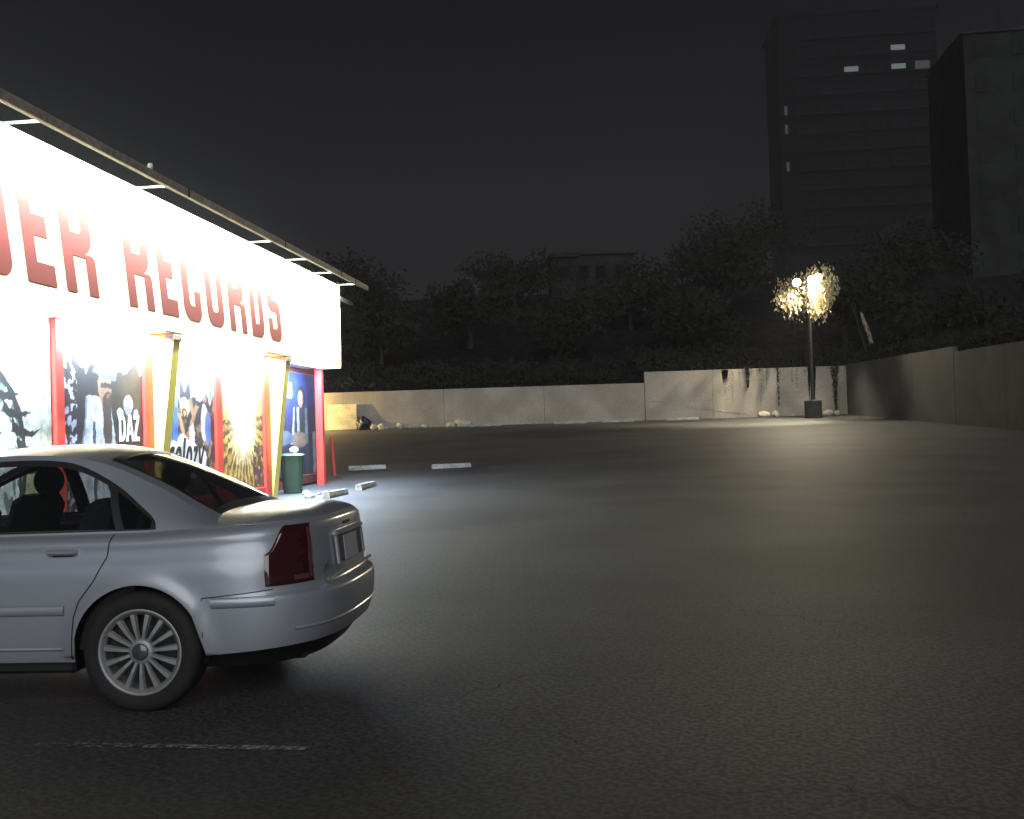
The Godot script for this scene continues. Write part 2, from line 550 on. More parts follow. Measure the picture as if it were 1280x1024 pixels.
func make_sign() -> void:
	var t := thing("shop_sign", "long floodlit yellow fascia sign reading TOWER RECORDS in tall dark red letters", "sign", SHOP_AT, SHOP_TURN)
	box("fascia_panel", Vector3(17.85, 4.29, 0.39), Vector3(18.64, 2.12, 0.18), M.yellow, t, 0.006)
	box("end_panel", Vector3(27.1, 4.29, 0.06), Vector3(0.14, 2.12, 0.478), M.yellow, t, 0.006)
	box("end_panel", Vector3(8.6, 4.29, 0.06), Vector3(0.14, 2.12, 0.478), M.yellow, t, 0.006)
	var places := [["T", 9.75, 0.66], ["O", 10.65, 0.72], ["W", 11.62, 1.15], ["E", 13.07, 0.66], ["R", 13.98, 0.84], ["R", 15.72, 0.84], ["E", 16.82, 0.62], ["C", 17.68, 0.72], ["O", 18.66, 0.76], ["R", 19.70, 0.84], ["D", 20.82, 0.72], ["S", 21.84, 0.76]]
	for p in places:
		var st := new_st()
		for poly in letter_shapes(p[0], p[2]):
			if poly.size() > 2:
				add_prism(st, poly, 0.0, 0.004, -0.21)
		var o := obj("letter", st, M.letter, t)
		o.position = Vector3(p[1], 3.50, 0.483)
	# the lamp bar in front of the top of the fascia
	var b := thing("sign_light_bar", "long brown lamp bar on thin arms along the top edge of the fascia", "lamp", SHOP_AT, SHOP_TURN)
	for s in [[8.94, 16.34], [16.38, 20.9], [20.94, 24.9], [24.94, 27.5]]:
		var st := new_st()
		var c := Vector3((s[0] + s[1]) * 0.5, 5.30, 1.10)
		add_box(st, c + Vector3(0, 0, 0.055), Vector3(s[1] - s[0], 0.125, 0.03), 0.008)
		add_box(st, c + Vector3(0, 0.058, -0.02), Vector3(s[1] - s[0], 0.02, 0.118), 0.005)
		obj("housing", st, M.bar, b)
		box("lower_lip", c + Vector3(0, -0.050, 0.012), Vector3(s[1] - s[0], 0.016, 0.054), M.black, b, 0.004)
		st = new_st()
		add_tube(st, [c - Vector3((s[1] - s[0]) * 0.5 - 0.05, 0, 0.01), c + Vector3((s[1] - s[0]) * 0.5 - 0.05, 0, -0.01)], [0.022, 0.022], 10)
		obj("light_tube", st, M.tube, b)
		area("sign_lamp", c + Vector3(0, -0.005, -0.045), Vector3(0, -0.42, -1), Vector3(1, 0, 0), Vector2(s[1] - s[0] - 0.1, 0.09), Color(0.97, 1.0, 0.96), 18.0 * (s[1] - s[0]), b)
	for s in [9.1, 12.6, 16.0, 20.7, 22.9, 24.9, 26.9]:
		box("arm", Vector3(s, 5.335, 0.79), Vector3(0.03, 0.03, 0.62), M.arm, b)
	for s in [16.36, 20.92, 24.92, 26.2]:
		box("clamp", Vector3(s, 5.30, 1.17), Vector3(0.05, 0.14, 0.016), M.dark_metal, b, 0.004)
	var st2 := new_st()
	add_lathe(st2, [[0.001, 0.05], [0.03, 0.04], [0.04, 0.0], [0.03, -0.04], [0.001, -0.05]], Transform3D(Basis.IDENTITY, Vector3(15.2, 5.43, 1.10)), 12)
	obj("beacon", st2, M.paper, b)

# ---------------------------------------------------------------- posters: flat prints, computed
func print_tex(w: int, h: int, f: Callable) -> ImageTexture:
	var wob := FastNoiseLite.new()
	wob.seed = 31; wob.frequency = 12.0
	w = int(w * 1.4); h = int(h * 1.4)
	var im := Image.create(w, h, false, Image.FORMAT_RGB8)
	for y in h:
		for x in w:
			var u := (x + 0.5) / w
			var v := 1.0 - (y + 0.5) / h
			var c: Color = f.call(u + 0.014 * wob.get_noise_2d(u, v), v + 0.014 * wob.get_noise_2d(u + 9.0, v))
			var k := 1.0 + 0.30 * wob.get_noise_2d(u * 0.6 + 4.0, v * 0.6) + 0.16 * wob.get_noise_2d(u * 2.5, v * 2.5 + 5.0)
			im.set_pixel(x, y, Color(c.r * k, c.g * k, c.b * k).lerp(Color(0.56, 0.57, 0.60), 0.27))
	return ImageTexture.create_from_image(im)

func ell(u: float, v: float, cu: float, cv: float, ru: float, rv: float) -> float:
	return sqrt(pow((u - cu) / ru, 2) + pow((v - cv) / rv, 2))

func poster(s0: float, s1: float, y0: float, y1: float, out: float, tex: Texture2D, label: String) -> Node3D:
	var t := thing("poster", label, "poster", SHOP_AT, SHOP_TURN, "posters in the red framed bays")
	var m := mat(1, 1, 1, 0.45)
	m.albedo_texture = tex
	var st := new_st()
	st.set_smooth_group(-1)
	quad_uv(st, [Vector3(s0, y1, out), Vector3(s1, y1, out), Vector3(s1, y0, out), Vector3(s0, y0, out)], [Vector2(0, 0), Vector2(1, 0), Vector2(1, 1), Vector2(0, 1)])
	obj("print", st, m, t)
	box("backing", Vector3((s0 + s1) * 0.5, (y0 + y1) * 0.5, out - 0.013), Vector3(s1 - s0 + 0.01, y1 - y0 + 0.01, 0.02), M.shop_wall, t)
	return t

func lettering(text: String, size: float, thick: float, at: Vector3, m: Material, parent: Node, lean := 0.0, squeeze := 1.0, bold := 0.0) -> void:
	var tm := TextMesh.new()
	var f := SystemFont.new()
	f.font_names = PackedStringArray(["Droid Sans"])
	f.font_weight = 700
	tm.font = f
	tm.text = text
	tm.font_size = 64
	tm.pixel_size = size / 64.0
	tm.depth = thick
	tm.curve_step = 2.0
	var o := mesh_node("lettering", tm, m, parent)
	o.transform = Transform3D(Basis(Vector3(squeeze, 0, 0), Vector3(lean, 1, 0), Vector3(0, 0, 1)), at)

func make_posters() -> void:
	var n := FastNoiseLite.new()
	n.seed = 3; n.frequency = 6.0; n.fractal_octaves = 4
	var fine := FastNoiseLite.new()
	fine.seed = 9; fine.frequency = 22.0
	# 1: pale print with a big oval and dark lash-like curls
	var f0 := func(u: float, v: float) -> Color:
		var c := Color(0.86, 0.9, 0.86).lerp(Color(0.62, 0.66, 0.40), smoothstep(0.55, 0.1, v) * smoothstep(0.3, 0.9, u))
		c = c.darkened(0.25 * clampf(fine.get_noise_2d(u, v * 2.0) + 0.2, 0, 1) * smoothstep(0.6, 0.1, v))
		var e := ell(u, v, 0.36, 0.30, 0.34, 0.42)
		if e < 1.0:
			c = Color(0.86, 0.93, 0.92)
			if n.get_noise_2d(u * 1.5, v) > 0.18: c = Color(0.35, 0.45, 0.42)
		elif e < 1.12:
			c = Color(0.08, 0.09, 0.10)
		for k in 5:
			var y0 := 0.30 + 0.09 * k
			var x0 := 0.66 - 0.016 * k * k
			var w := u - x0
			if w > 0.0 and w < 0.30:
				var y := y0 - 0.55 * w + 1.7 * w * w
				if absf(v - y) < 0.035 * (1.0 - w / 0.30): c = Color(0.07, 0.08, 0.08)
		if u > 0.66 and v < 0.28 and u < 0.66 + 0.10 * (1.0 - v / 0.28): c = Color(0.1, 0.1, 0.1)
		return c
	poster(12.0, 14.28, 0.44, 3.1, 0.035, print_tex(160, 180, f0), "pale poster with a white oval and black curls, left of the man in a hat")
	# 2: figure in a hat and a long white coat
	var f1 := func(u: float, v: float) -> Color:
		var c := Color(0.035, 0.035, 0.05).lerp(Color(0.16, 0.11, 0.09), smoothstep(0.5, 0.9, u) * (0.6 + n.get_noise_2d(u, v)))
		if v > 0.80 + 0.12 * n.get_noise_2d(u * 0.8, 3.0): c = c.lerp(Color(0.5, 0.55, 0.8), 0.7)
		if u < 0.16 and n.get_noise_2d(u * 2.0, v * 2.0) > 0.12: c = Color(0.62, 0.66, 0.78)
		# coat
		var half := lerpf(0.27, 0.16, smoothstep(0.1, 0.62, v))
		if absf(u - 0.42) < half and v < 0.64:
			c = Color(0.72, 0.76, 0.80)
			c = c.darkened(0.25 * clampf(n.get_noise_2d(u * 3.0, v * 0.6) + 0.25, 0, 1))
			if u < 0.42 - half + 0.02: c = Color(0.35, 0.4, 0.55)
			if absf(u - 0.36) < 0.018 and v < 0.5: c = Color(0.14, 0.16, 0.22)
			if u > 0.47 and u < 0.58 and v > 0.34 - 0.4 * (0.53 - u) and absf(u - 0.53) < 0.075 * smoothstep(0.22, 0.5, v): c = Color(0.16, 0.12, 0.12)
			if ell(u, v, 0.53, 0.28, 0.045, 0.06) < 1.0: c = Color(0.42, 0.28, 0.24)
		# head, beard and hat
		if ell(u, v, 0.50, 0.69, 0.085, 0.105) < 1.0: c = Color(0.50, 0.33, 0.24)
		if ell(u, v, 0.53, 0.62, 0.06, 0.05) < 1.0: c = Color(0.12, 0.09, 0.08)
		if ell(u, v, 0.535, 0.645, 0.022, 0.012) < 1.0: c = Color(0.42, 0.22, 0.19)
		if absf(v - 0.705) < 0.014 and absf(u - 0.52) < 0.07: c = Color(0.06, 0.06, 0.07)
		if ell(u, v, 0.50, 0.765 - 0.12 * (u - 0.5), 0.15, 0.022) < 1.0: c = Color(0.20, 0.30, 0.45)
		if u > 0.41 and u < 0.59 and v > 0.76 and v < 0.87 - 0.1 * absf(u - 0.5): c = Color(0.26, 0.37, 0.52)
		# emblem above the lettering
		if ell(u, v, 0.80, 0.60, 0.065, 0.06) < 1.0: c = Color(0.55, 0.57, 0.62).lightened(0.5 * smoothstep(0.56, 0.64, v))
		if ell(u, v, 0.69, 0.545, 0.045, 0.035) < 1.0 or ell(u, v, 0.91, 0.545, 0.035, 0.03) < 1.0: c = Color(0.7, 0.74, 0.76)
		if u > 0.64 and u < 0.97 and v < 0.345 and v > 0.20 and fine.get_noise_2d(u * 1.4, v * 0.8) > -0.05: c = Color(0.55, 0.58, 0.60)
		return c
	var t := poster(14.56, 16.95, 0.44, 3.1, 0.035, print_tex(180, 200, f1), "dark poster of a man in a hat and long white coat lettered DAZ")
	lettering("DAZ", 0.58, 0.006, Vector3(16.48, 1.66, 0.0395), M.paper, t, 0.0, 0.64)
	# 3: crowded street-art print with outlined script
	var f2 := func(u: float, v: float) -> Color:
		var c := Color(0.10, 0.08, 0.09)
		var k := n.get_noise_2d(u * 1.3, v * 1.2)
		if k > 0.05: c = Color(0.30, 0.17, 0.10)
		if k > 0.22: c = Color(0.52, 0.40, 0.30)
		if v > 0.66 + 0.1 * n.get_noise_2d(u, 8.0): c = Color(0.86, 0.84, 0.82)
		# bottle at the left
		var bw := 0.13 * smoothstep(0.86, 0.70, v) + 0.015
		if absf(u - 0.16) < bw and v > 0.25 and v < 0.84:
			c = Color(0.20, 0.42, 0.85) if u > 0.15 + 0.05 * sin(v * 9.0) else Color(0.68, 0.18, 0.20)
			if v > 0.60 and v < 0.68: c = Color(0.45, 0.75, 0.72)
			if v > 0.68: c = Color(0.80, 0.76, 0.82)
		# pointed dark cap over a pale face
		if absf(u - 0.44) < 0.10 and v > 0.66 and v < 0.70 + 1.1 * absf(u - 0.44): c = Color(0.12, 0.12, 0.17)
		if ell(u, v, 0.43, 0.60, 0.09, 0.07) < 1.0: c = Color(0.78, 0.62, 0.46)
		if ell(u, v, 0.43, 0.56, 0.045, 0.035) < 1.0 and ell(u, v, 0.43, 0.56, 0.028, 0.02) > 1.0: c = Color(0.22, 0.14, 0.1)
		if absf(u - (0.38 + (v - 0.30) * 0.9)) < 0.035 and v > 0.30 and v < 0.62: c = Color(0.60, 0.42, 0.26)
		if absf(u - (0.44 - (v - 0.34) * 0.5)) < 0.03 and v > 0.36 and v < 0.56: c = Color(0.72, 0.56, 0.36)
		if ell(u, v, 0.80, 0.50, 0.07, 0.13) < 1.0: c = Color(0.82, 0.86, 0.90)
		if ell(u, v, 0.87, 0.46, 0.06, 0.12) < 1.0: c = Color(0.25, 0.38, 0.75)
		if ell(u, v, 0.93, 0.72, 0.035, 0.06) < 1.0: c = Color(0.3, 0.55, 0.85)
		# white halo behind the script
		for b in [[0.22, 0.28, 0.13, 0.10], [0.38, 0.31, 0.13, 0.11], [0.53, 0.29, 0.12, 0.10], [0.56, 0.40, 0.05, 0.09], [0.70, 0.25, 0.13, 0.08], [0.62, 0.17, 0.18, 0.05]]:
			if ell(u, v, b[0], b[1], b[2], b[3]) < 1.0 + 0.25 * fine.get_noise_2d(u, v): c = Color(0.88, 0.88, 0.90)
		return c
	t = poster(17.58, 19.85, 0.44, 3.1, 0.035, print_tex(180, 200, f2), "busy street art poster with a blue bottle and white outlined black script")
	lettering("celozy", 0.70, 0.006, Vector3(18.60, 1.20, 0.0395), M.black, t, 0.22, 0.72)
	# 4: sunburst
	var f3 := func(u: float, v: float) -> Color:
		var dx := u - 0.52
		var dy := v - 0.52
		var a := atan2(dy, dx * 1.0)
		var r := sqrt(dx * dx + dy * dy)
		var ray := 0.5 + 0.5 * sin(a * 34.0 + 3.0 * n.get_noise_2d(a, r * 2.0))
		var far := smoothstep(0.16, 0.5, r)
		var c := Color(0.97, 0.93, 0.78).lerp(Color(0.78, 0.60, 0.18), far)
		if v < 0.56: c = c.lerp(Color(0.20, 0.11, 0.05), ray * ray * smoothstep(0.22, 0.42, r))
		if v > 0.56 and r > 0.34: c = c.lerp(Color(0.9, 0.72, 0.45), 0.6)
		if u > 0.74 and v < 0.32 and n.get_noise_2d(u * 2.0, v * 2.0) > -0.1: c = Color(0.16, 0.12, 0.16)
		return c
	poster(20.18, 22.45, 0.44, 3.1, 0.035, print_tex(180, 200, f3), "golden sunburst poster with brown rays, right of the street art one")
	# 5: standing figure on blue
	var f5 := func(u: float, v: float) -> Color:
		var c := Color(0.02, 0.035, 0.12).lerp(Color(0.05, 0.13, 0.42), smoothstep(0.35, 0.9, v))
		c = c.lightened(0.08 * clampf(n.get_noise_2d(u, v), 0, 1))
		if u < 0.5 and v > 0.74 and v < 0.9: c = Color(0.45, 0.56, 0.85)
		var half := lerpf(0.24, 0.17, smoothstep(0.2, 0.64, v))
		if absf(u - 0.68) < half and v < 0.66 and v > 0.30:
			c = Color(0.07, 0.07, 0.08)
			if u < 0.53: c = Color(0.62, 0.60, 0.56)
			if u > 0.58 and u < 0.63 and v > 0.34: c = Color(0.55, 0.56, 0.60)
			if u > 0.74 and u < 0.80: c = Color(0.40, 0.42, 0.45)
		if ell(u, v, 0.68, 0.76, 0.085, 0.115) < 1.0: c = Color(0.08, 0.05, 0.04)
		if ell(u, v, 0.66, 0.745, 0.055, 0.085) < 1.0: c = Color(0.60, 0.42, 0.33)
		if v < 0.30 and absf(u - 0.60) < 0.09: c = Color(0.08, 0.09, 0.13)
		if v < 0.30 and absf(u - 0.82) < 0.08: c = Color(0.10, 0.11, 0.16)
		if ell(u, v, 0.62, 0.34, 0.16, 0.08) < 1.0: c = Color(0.48, 0.36, 0.24)
		if ell(u, v, 0.30, 0.36, 0.20, 0.07) < 1.0: c = Color(0.28, 0.34, 0.40)
		if v < 0.14 and u > 0.42 and u < 0.52 + v: c = Color(0.62, 0.61, 0.52)
		if absf(u - 0.93) < 0.03 and v < 0.42: c = Color(0.5, 0.5, 0.52)
		return c
	poster(24.3, 28.28, 0.50, 3.1, -0.565, print_tex(180, 180, f5), "dark blue poster of a standing figure in a black coat behind the green bin")

# ---------------------------------------------------------------- retaining wall and what lies along it
func wall_run(t: Node, called: String, a: Vector2, b: Vector2, y0: float, top: float, thick: float, panel: float, m: Material) -> void:
	# a run of cast panels with open joints
	var len := a.distance_to(b)
	var k := int(maxf(1.0, roundf(len / panel)))
	var dir := (b - a) / len
	var turn := Basis(Vector3(dir.x, 0, dir.y), Vector3.UP, Vector3(-dir.y, 0, dir.x))
	for i in k:
		var c := a.lerp(b, (i + 0.5) / k)
		box(called, Vector3(c.x, (y0 + top) * 0.5, c.y), Vector3(len / k - 0.012, top - y0, thick), m, t, 0.008, turn)

func make_walls() -> void:
	var t := thing("retaining_wall", "long low concrete retaining wall behind the left and middle of the lot", "wall")
	wall_run(t, "wall_panel", Vector2(-40, -62.12), Vector2(7.93, -62.12), 0.9, 4.07, 0.24, 6.0, M.concrete)
	t = thing("retaining_wall", "taller stained concrete retaining wall behind the light pole", "wall")
	wall_run(t, "wall_panel", Vector2(7.95, -62.12), Vector2(20.1, -62.12), 0.9, 4.72, 0.24, 4.1, M.concrete)
	# pale painted strokes on it
	for s in [[8.1, 3.05, 9.6, 2.75], [10.3, 2.62, 14.2, 1.98]]:
		var a := Vector3(s[0], s[1], -61.99)
		var b := Vector3(s[2], s[3], -61.99)
		var c := (a + b) * 0.5
		var d := (b - a)
		box("paint_streak", c, Vector3(d.length(), 0.10, 0.012), M.stop, t, 0.0, Basis(d.normalized(), Vector3(-d.y, d.x, 0).normalized(), Vector3(0, 0, 1)))
	# dark drips of old water under the coping
	var rng := RandomNumberGenerator.new()
	rng.seed = 12
	var st := new_st()
	st.set_smooth_group(-1)
	for k in 34:
		var x := rng.randf_range(12.5, 20.0)
		var l := rng.randf_range(0.3, 2.6)
		var w := rng.randf_range(0.03, 0.16)
		tri(st, Vector3(x - w, 4.70, -61.995), Vector3(x + w, 4.70, -61.995), Vector3(x + rng.randf_range(-0.05, 0.05), 4.70 - l, -61.995))
	var drips := obj("water_stain", st, rough_mat(0.26, 0.23, 0.18, 71, 0.6, 0.3), t)
	drips.set_meta("kind", "stuff")
	t = thing("retaining_wall", "dim side stretch of concrete wall running towards the viewer at the right edge", "wall")
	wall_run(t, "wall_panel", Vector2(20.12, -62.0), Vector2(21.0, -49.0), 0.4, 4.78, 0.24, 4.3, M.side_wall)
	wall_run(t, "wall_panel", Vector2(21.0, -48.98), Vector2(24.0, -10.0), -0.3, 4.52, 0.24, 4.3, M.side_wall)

	# board against the wall
	t = thing("plywood_board", "bright yellowish board leaning on the wall next to the shop corner", "board", on_ground(-10.1, -61.75))
	box("sheet", Vector3(0, 0.78, 0), Vector3(1.72, 1.52, 0.03), M.board, t, 0.004, Basis(Vector3.RIGHT, -0.12))
	t = thing("wall_lamp", "small lamp on the low wall behind the shop that lights the bright board", "wall lamp", Vector3(-13.6, 3.55, -61.98))
	box("lamp_housing", Vector3(0, 0.1, 0.52), Vector3(0.24, 0.08, 1.04), M.dark_metal, t, 0.01)
	var bulb := new_st()
	add_lathe(bulb, [[0.001, 0.06], [0.08, 0.04], [0.10, 0.0], [0.08, -0.05], [0.001, -0.07]], Transform3D(Basis.IDENTITY, Vector3(0, 0.0, 0.95)), 16)
	obj("glowing_bulb", bulb, M.flood, t)
	var wl := OmniLight3D.new()
	wl.name = "wall_light"
	wl.position = Vector3(0, -0.01, 0.95)
	wl.light_color = Color(1.0, 0.85, 0.55)
	wl.light_energy = 90.0
	wl.light_size = 0.06
	wl.omni_range = 60.0
	wl.omni_attenuation = 2.0
	wl.shadow_enabled = true
	t.add_child(wl, true)
	t = thing("rubbish_bag", "black rubbish bag slumped on the wall right beside the bright board", "bag", on_ground(-8.85, -61.55))
	st = new_st()
	var noise := FastNoiseLite.new()
	noise.seed = 2; noise.frequency = 1.4
	add_lump(st, Vector3(0, 0.34, 0), Vector3(0.40, 0.42, 0.30), noise, 0.75, 22, 14)
	obj("sack", st, M.black, t)
	# concrete stops along the foot of the wall
	for s in [[3.4, "second from the left of the kerb stops under the plain low wall"], [6.2, "kerb stop at the wall foot just left of the step in the wall"], [10.0, "kerb stop at the wall foot under the pale painted strokes"], [-1.6, "leftmost kerb stop at the foot of the plain low wall"]]:
		wheel_stop(on_ground(s[0], -61.2), 0.02, 1.9, "pale concrete " + s[1], "kerb stops along the retaining wall")
	# litter at the wall foot
	rng.seed = 44
	for k in 26:
		var x: float
		if k < 9: x = rng.randf_range(-8.3, -2.8)
		elif k < 20: x = rng.randf_range(14.2, 19.8)
		else: x = rng.randf_range(-3.4, -2.6)
		var size := rng.randf_range(0.08, 0.22)
		if k >= 20: size = rng.randf_range(0.15, 0.34)
		st = new_st()
		noise.seed = 60 + k
		add_lump(st, Vector3.ZERO, Vector3(size * rng.randf_range(0.8, 1.7), size, size), noise, 0.5)
		var where := "wall foot near the light pole" if x > 10 else ("wall foot between the shop corner and the board" if k < 9 else "heap of rubbish at the foot of the low wall")
		var o := obj("litter", st, M.trash, self)
		o.position = on_ground(x, -61.5 + rng.randf_range(-0.1, 0.3), size * 0.6)
		tag(o, "pale crumpled scrap of rubbish, " + where, "litter", "litter, " + where)

func add_lump(st: SurfaceTool, c: Vector3, r: Vector3, noise: FastNoiseLite, amp: float, nu := 14, nv := 9) -> void:
	st.set_smooth_group(0)
	var f := func(i: int, j: int) -> Vector3:
		var a := TAU * (i % nu) / nu
		var b := -PI / 2 + PI * j / nv
		var d := Vector3(cos(b) * cos(a), sin(b), cos(b) * sin(a))
		if j == 0: d = Vector3.DOWN
		if j == nv: d = Vector3.UP
		return c + d * r * (1.0 + amp * noise.get_noise_3dv(d))
	for i in nu:
		for j in nv:
			quad(st, f.call(i, j), f.call(i + 1, j), f.call(i + 1, j + 1), f.call(i, j + 1))

func wheel_stop(at: Vector3, turn: float, length: float, label: String, group: String) -> Node3D:
	var t := thing("wheel_stop", label, "wheel stop", at, turn, group)
	var st := new_st()
	var poly := PackedVector2Array([Vector2(-0.085, -0.02), Vector2(-0.085, 0.05), Vector2(-0.06, 0.125), Vector2(-0.045, 0.135), Vector2(0.045, 0.135), Vector2(0.06, 0.125), Vector2(0.085, 0.05), Vector2(0.085, -0.02)])
	add_prism(st, poly, -length / 2, length / 2)
	var o := obj("block", st, M.stop, t)
	o.rotation.y = PI / 2
	for s in [-0.3, 0.3]:
		st = new_st()
		add_lathe(st, [[0.018, 0.0], [0.018, 0.008], [0.001, 0.012]], Transform3D(Basis.IDENTITY, Vector3(s * length, 0.134, 0)), 8)
		obj("anchor_pin", st, M.dark_metal, t)
	return t

# ---------------------------------------------------------------- light pole and the tree round its lamps
func add_leaf(st: SurfaceTool, p: Vector3, d: Vector3, side: Vector3, l: float, w: float) -> void:
	var n := d.cross(side).normalized() * w * 0.25
	var a := p; var b := p + d * l * 0.5 + side * w * 0.5 + n
	var c := p + d * l; var e := p + d * l * 0.5 - side * w * 0.5 + n
	tri(st, a, b, c); tri(st, a, c, e)

func rand_dir(rng: RandomNumberGenerator) -> Vector3:
	var z := rng.randf_range(-1, 1)
	var a := rng.randf() * TAU
	var r := sqrt(1 - z * z)
	return Vector3(r * cos(a), z, r * sin(a))

func tree(at: Vector3, h: float, r: float, seed_: int, leaves: int, leafsize: float, m: Material, label: String, group: String, droop := 0.0, crown_c := Vector3.ZERO) -> Node3D:
	var t := thing("tree", label, "tree", at, 0.0, group)
	var rng := RandomNumberGenerator.new()
	rng.seed = seed_
	var top := Vector3(crown_c.x, h - r * 0.9, crown_c.z)
	var st := new_st()
	add_tube(st, [Vector3.ZERO, top * 0.4 + Vector3(0.1, 0, 0), top * 0.8, top + Vector3(0, r * 0.4, 0)], [h * 0.03 + 0.06, h * 0.022 + 0.04, h * 0.015 + 0.03, 0.03], 8)
	obj("trunk", st, M.bark, t)
	var tips: Array = []
	st = new_st()
	for k in 13:
		var d := rand_dir(rng)
		d.y = absf(d.y) * 0.7 - 0.05
		var p0 := top * rng.randf_range(0.75, 1.0)
		var p2 := top + d * r * rng.randf_range(0.6, 1.0) + Vector3(0, r * 0.15, 0)
		var p1 := p0.lerp(p2, 0.5) + Vector3(0, r * 0.12, 0)
		add_tube(st, [p0, p1, p2], [0.05 + 0.008 * h, 0.03 + 0.003 * h, 0.012], 6)
		tips.append(p1); tips.append(p2)
		tips.append(p1.lerp(p2, 0.5) + rand_dir(rng) * r * 0.2)
	obj("limb", st, M.bark, t)
	st = new_st()
	st.set_smooth_group(-1)
	for k in leaves:
		var c: Vector3 = tips[rng.randi() % tips.size()]
		var q := rand_dir(rng) * pow(rng.randf(), 0.5) * r * 0.30
		q.y -= droop * r * rng.randf() * 0.8
		var d := (rand_dir(rng) + Vector3.DOWN * droop * 2.0).normalized()
		var side := d.cross(rand_dir(rng)).normalized()
		var s := leafsize * rng.randf_range(0.6, 1.3)
		add_leaf(st, c + q, d, side, s, s * 0.45)
	var o := obj("crown", st, m, t)
	o.set_meta("kind", "stuff")
	return t

func make_lamp() -> void:
	var base := on_ground(17.09, -59.0)
	var t := thing("light_pole", "tall dark parking lot light pole on a round concrete footing with glowing floodlights", "street lamp", base)
	var st := new_st()
	add_lathe(st, [[0.001, 1.0], [0.44, 1.0], [0.48, 0.96], [0.48, -0.1]], Transform3D(), 28, true)
	obj("footing", st, rough_mat(0.05, 0.048, 0.044, 73, 0.8, 0.25), t)
	st = new_st()
	add_box(st, Vector3(0, 1.02, 0), Vector3(0.34, 0.04, 0.34), 0.005)
	add_tube(st, [Vector3(0, 1.0, 0), Vector3(0, 7.85, 0)], [0.105, 0.075], 14)
	obj("pole", st, M.dark_metal, t)
	var heads := [Vector3(-0.72, 7.72, 0.15), Vector3(0.12, 7.86, 0.2), Vector3(0.50, 7.98, 0.1)]
	for k in 3:
		var p: Vector3 = heads[k]
		st = new_st()
		add_tube(st, [Vector3(0, 7.7, 0), Vector3(p.x * 0.6, 7.68, 0.02), p + Vector3(0, 0, -0.14)], [0.03, 0.03, 0.025], 8)
		obj("bracket", st, M.dark_metal, t)
		var tilt := Basis(Vector3.RIGHT, 0.5)
		st = new_st()
		add_lathe(st, [[0.001, -0.16], [0.12, -0.14], [0.20, -0.04], [0.22, 0.02], [0.20, 0.02], [0.18, -0.03], [0.10, -0.11], [0.001, -0.12]], Transform3D(tilt * Basis(Vector3.RIGHT, PI / 2), p), 20)
		var shade := obj("lamp_head", st, M.dark_metal, t)
		st = new_st()
		add_lathe(st, [[0.001, 0.20], [0.10, 0.19], [0.20, 0.12], [0.235, 0.03], [0.20, -0.04], [0.001, -0.04]], Transform3D(tilt * Basis(Vector3.RIGHT, PI / 2), p), 20)
		obj("glowing_bulb", st, M.flood, shade)
		var l := SpotLight3D.new()
		l.name = "floodlight"
		l.light_color = Color(1.0, 0.94, 0.80)
		l.light_energy = [95.0, 260.0, 260.0][k]
		l.spot_angle = [52.0, 50.0, 50.0][k]
		l.spot_angle_attenuation = 0.5
		l.spot_range = 90.0
		l.light_size = 0.12
		l.shadow_enabled = true
		t.add_child(l, true)
		l.position = p + tilt * Vector3(0, 0, 0.08)
		l.look_at(l.global_position + [Vector3(-0.12, -0.38, 0.92), Vector3(-0.30, -0.9, -0.2), Vector3(-0.35, -0.9, -0.15)][k], Vector3(0.1, 0, 1))
	# tree that grows from behind the wall and hangs round the lamps
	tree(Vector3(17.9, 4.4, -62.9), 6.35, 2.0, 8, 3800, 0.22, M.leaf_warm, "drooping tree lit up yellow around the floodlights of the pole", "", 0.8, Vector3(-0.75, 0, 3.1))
	# pale dry branch right of it
	t = thing("bare_branch", "pale dry hanging branch above the wall, right of the lit tree", "branch", Vector3(21.3, 4.5, -62.6))
	st = new_st()
	add_tube(st, [Vector3(0.5, 0, -0.2), Vector3(0.1, 1.2, 0), Vector3(-0.3, 2.6, 0.1), Vector3(-0.5, 4.0, 0.2)], [0.09, 0.08, 0.06, 0.03], 8)
	obj("stem", st, M.bark, t)
	st = new_st()
	var fr := RandomNumberGenerator.new()
	fr.seed = 19
	st.set_smooth_group(-1)
	for k in 90:
		var f := fr.randf()
		add_leaf(st, Vector3(-0.2 + 0.5 * f + fr.randf_range(-0.13, 0.13) * (1.0 - 0.6 * f), 3.5 - 1.6 * f, 0.35 + fr.randf_range(-0.1, 0.1)), (Vector3(0.25, -1, 0.1) + rand_dir(fr) * 0.25).normalized(), rand_dir(fr), 0.5, 0.05)
	obj("dry_frond", st, M.pale_wood, t)
	# vines over the wall top
	var rng := RandomNumberGenerator.new()
	for v in [[14.1, 1.2, 0.28, "short pointed vine hanging over the wall, left of the pole"], [17.9, 1.3, 0.3, "thin vine trailing over the wall just right of the pole"], [19.3, 2.9, 0.45, "long dark vine curtain hanging near the end of the lit wall"], [15.9, 2.4, 0.08, "single thin strand of vine beside the pole"]]:
		rng.seed = int(v[0] * 10)
		st = new_st()
		st.set_smooth_group(-1)
		for k in int(260 * v[2] * v[1]) + 40:
			var f := pow(rng.randf(), 1.4)
			var x: float = rng.randf_range(-0.5, 0.5) * v[2] * (1.0 - f * 0.85)
			add_leaf(st, Vector3(x, -f * v[1] + 0.15, rng.randf_range(0.02, 0.16)), (Vector3.DOWN + rand_dir(rng) * 0.6).normalized(), Vector3.RIGHT.rotated(Vector3.UP, rng.randf_range(-1, 1)), 0.12, 0.06)
		var o := obj("hanging_vine", st, M.leaf, self)
		o.position = Vector3(v[0], 4.72, -62.0)
		tag(o, v[3], "vine")

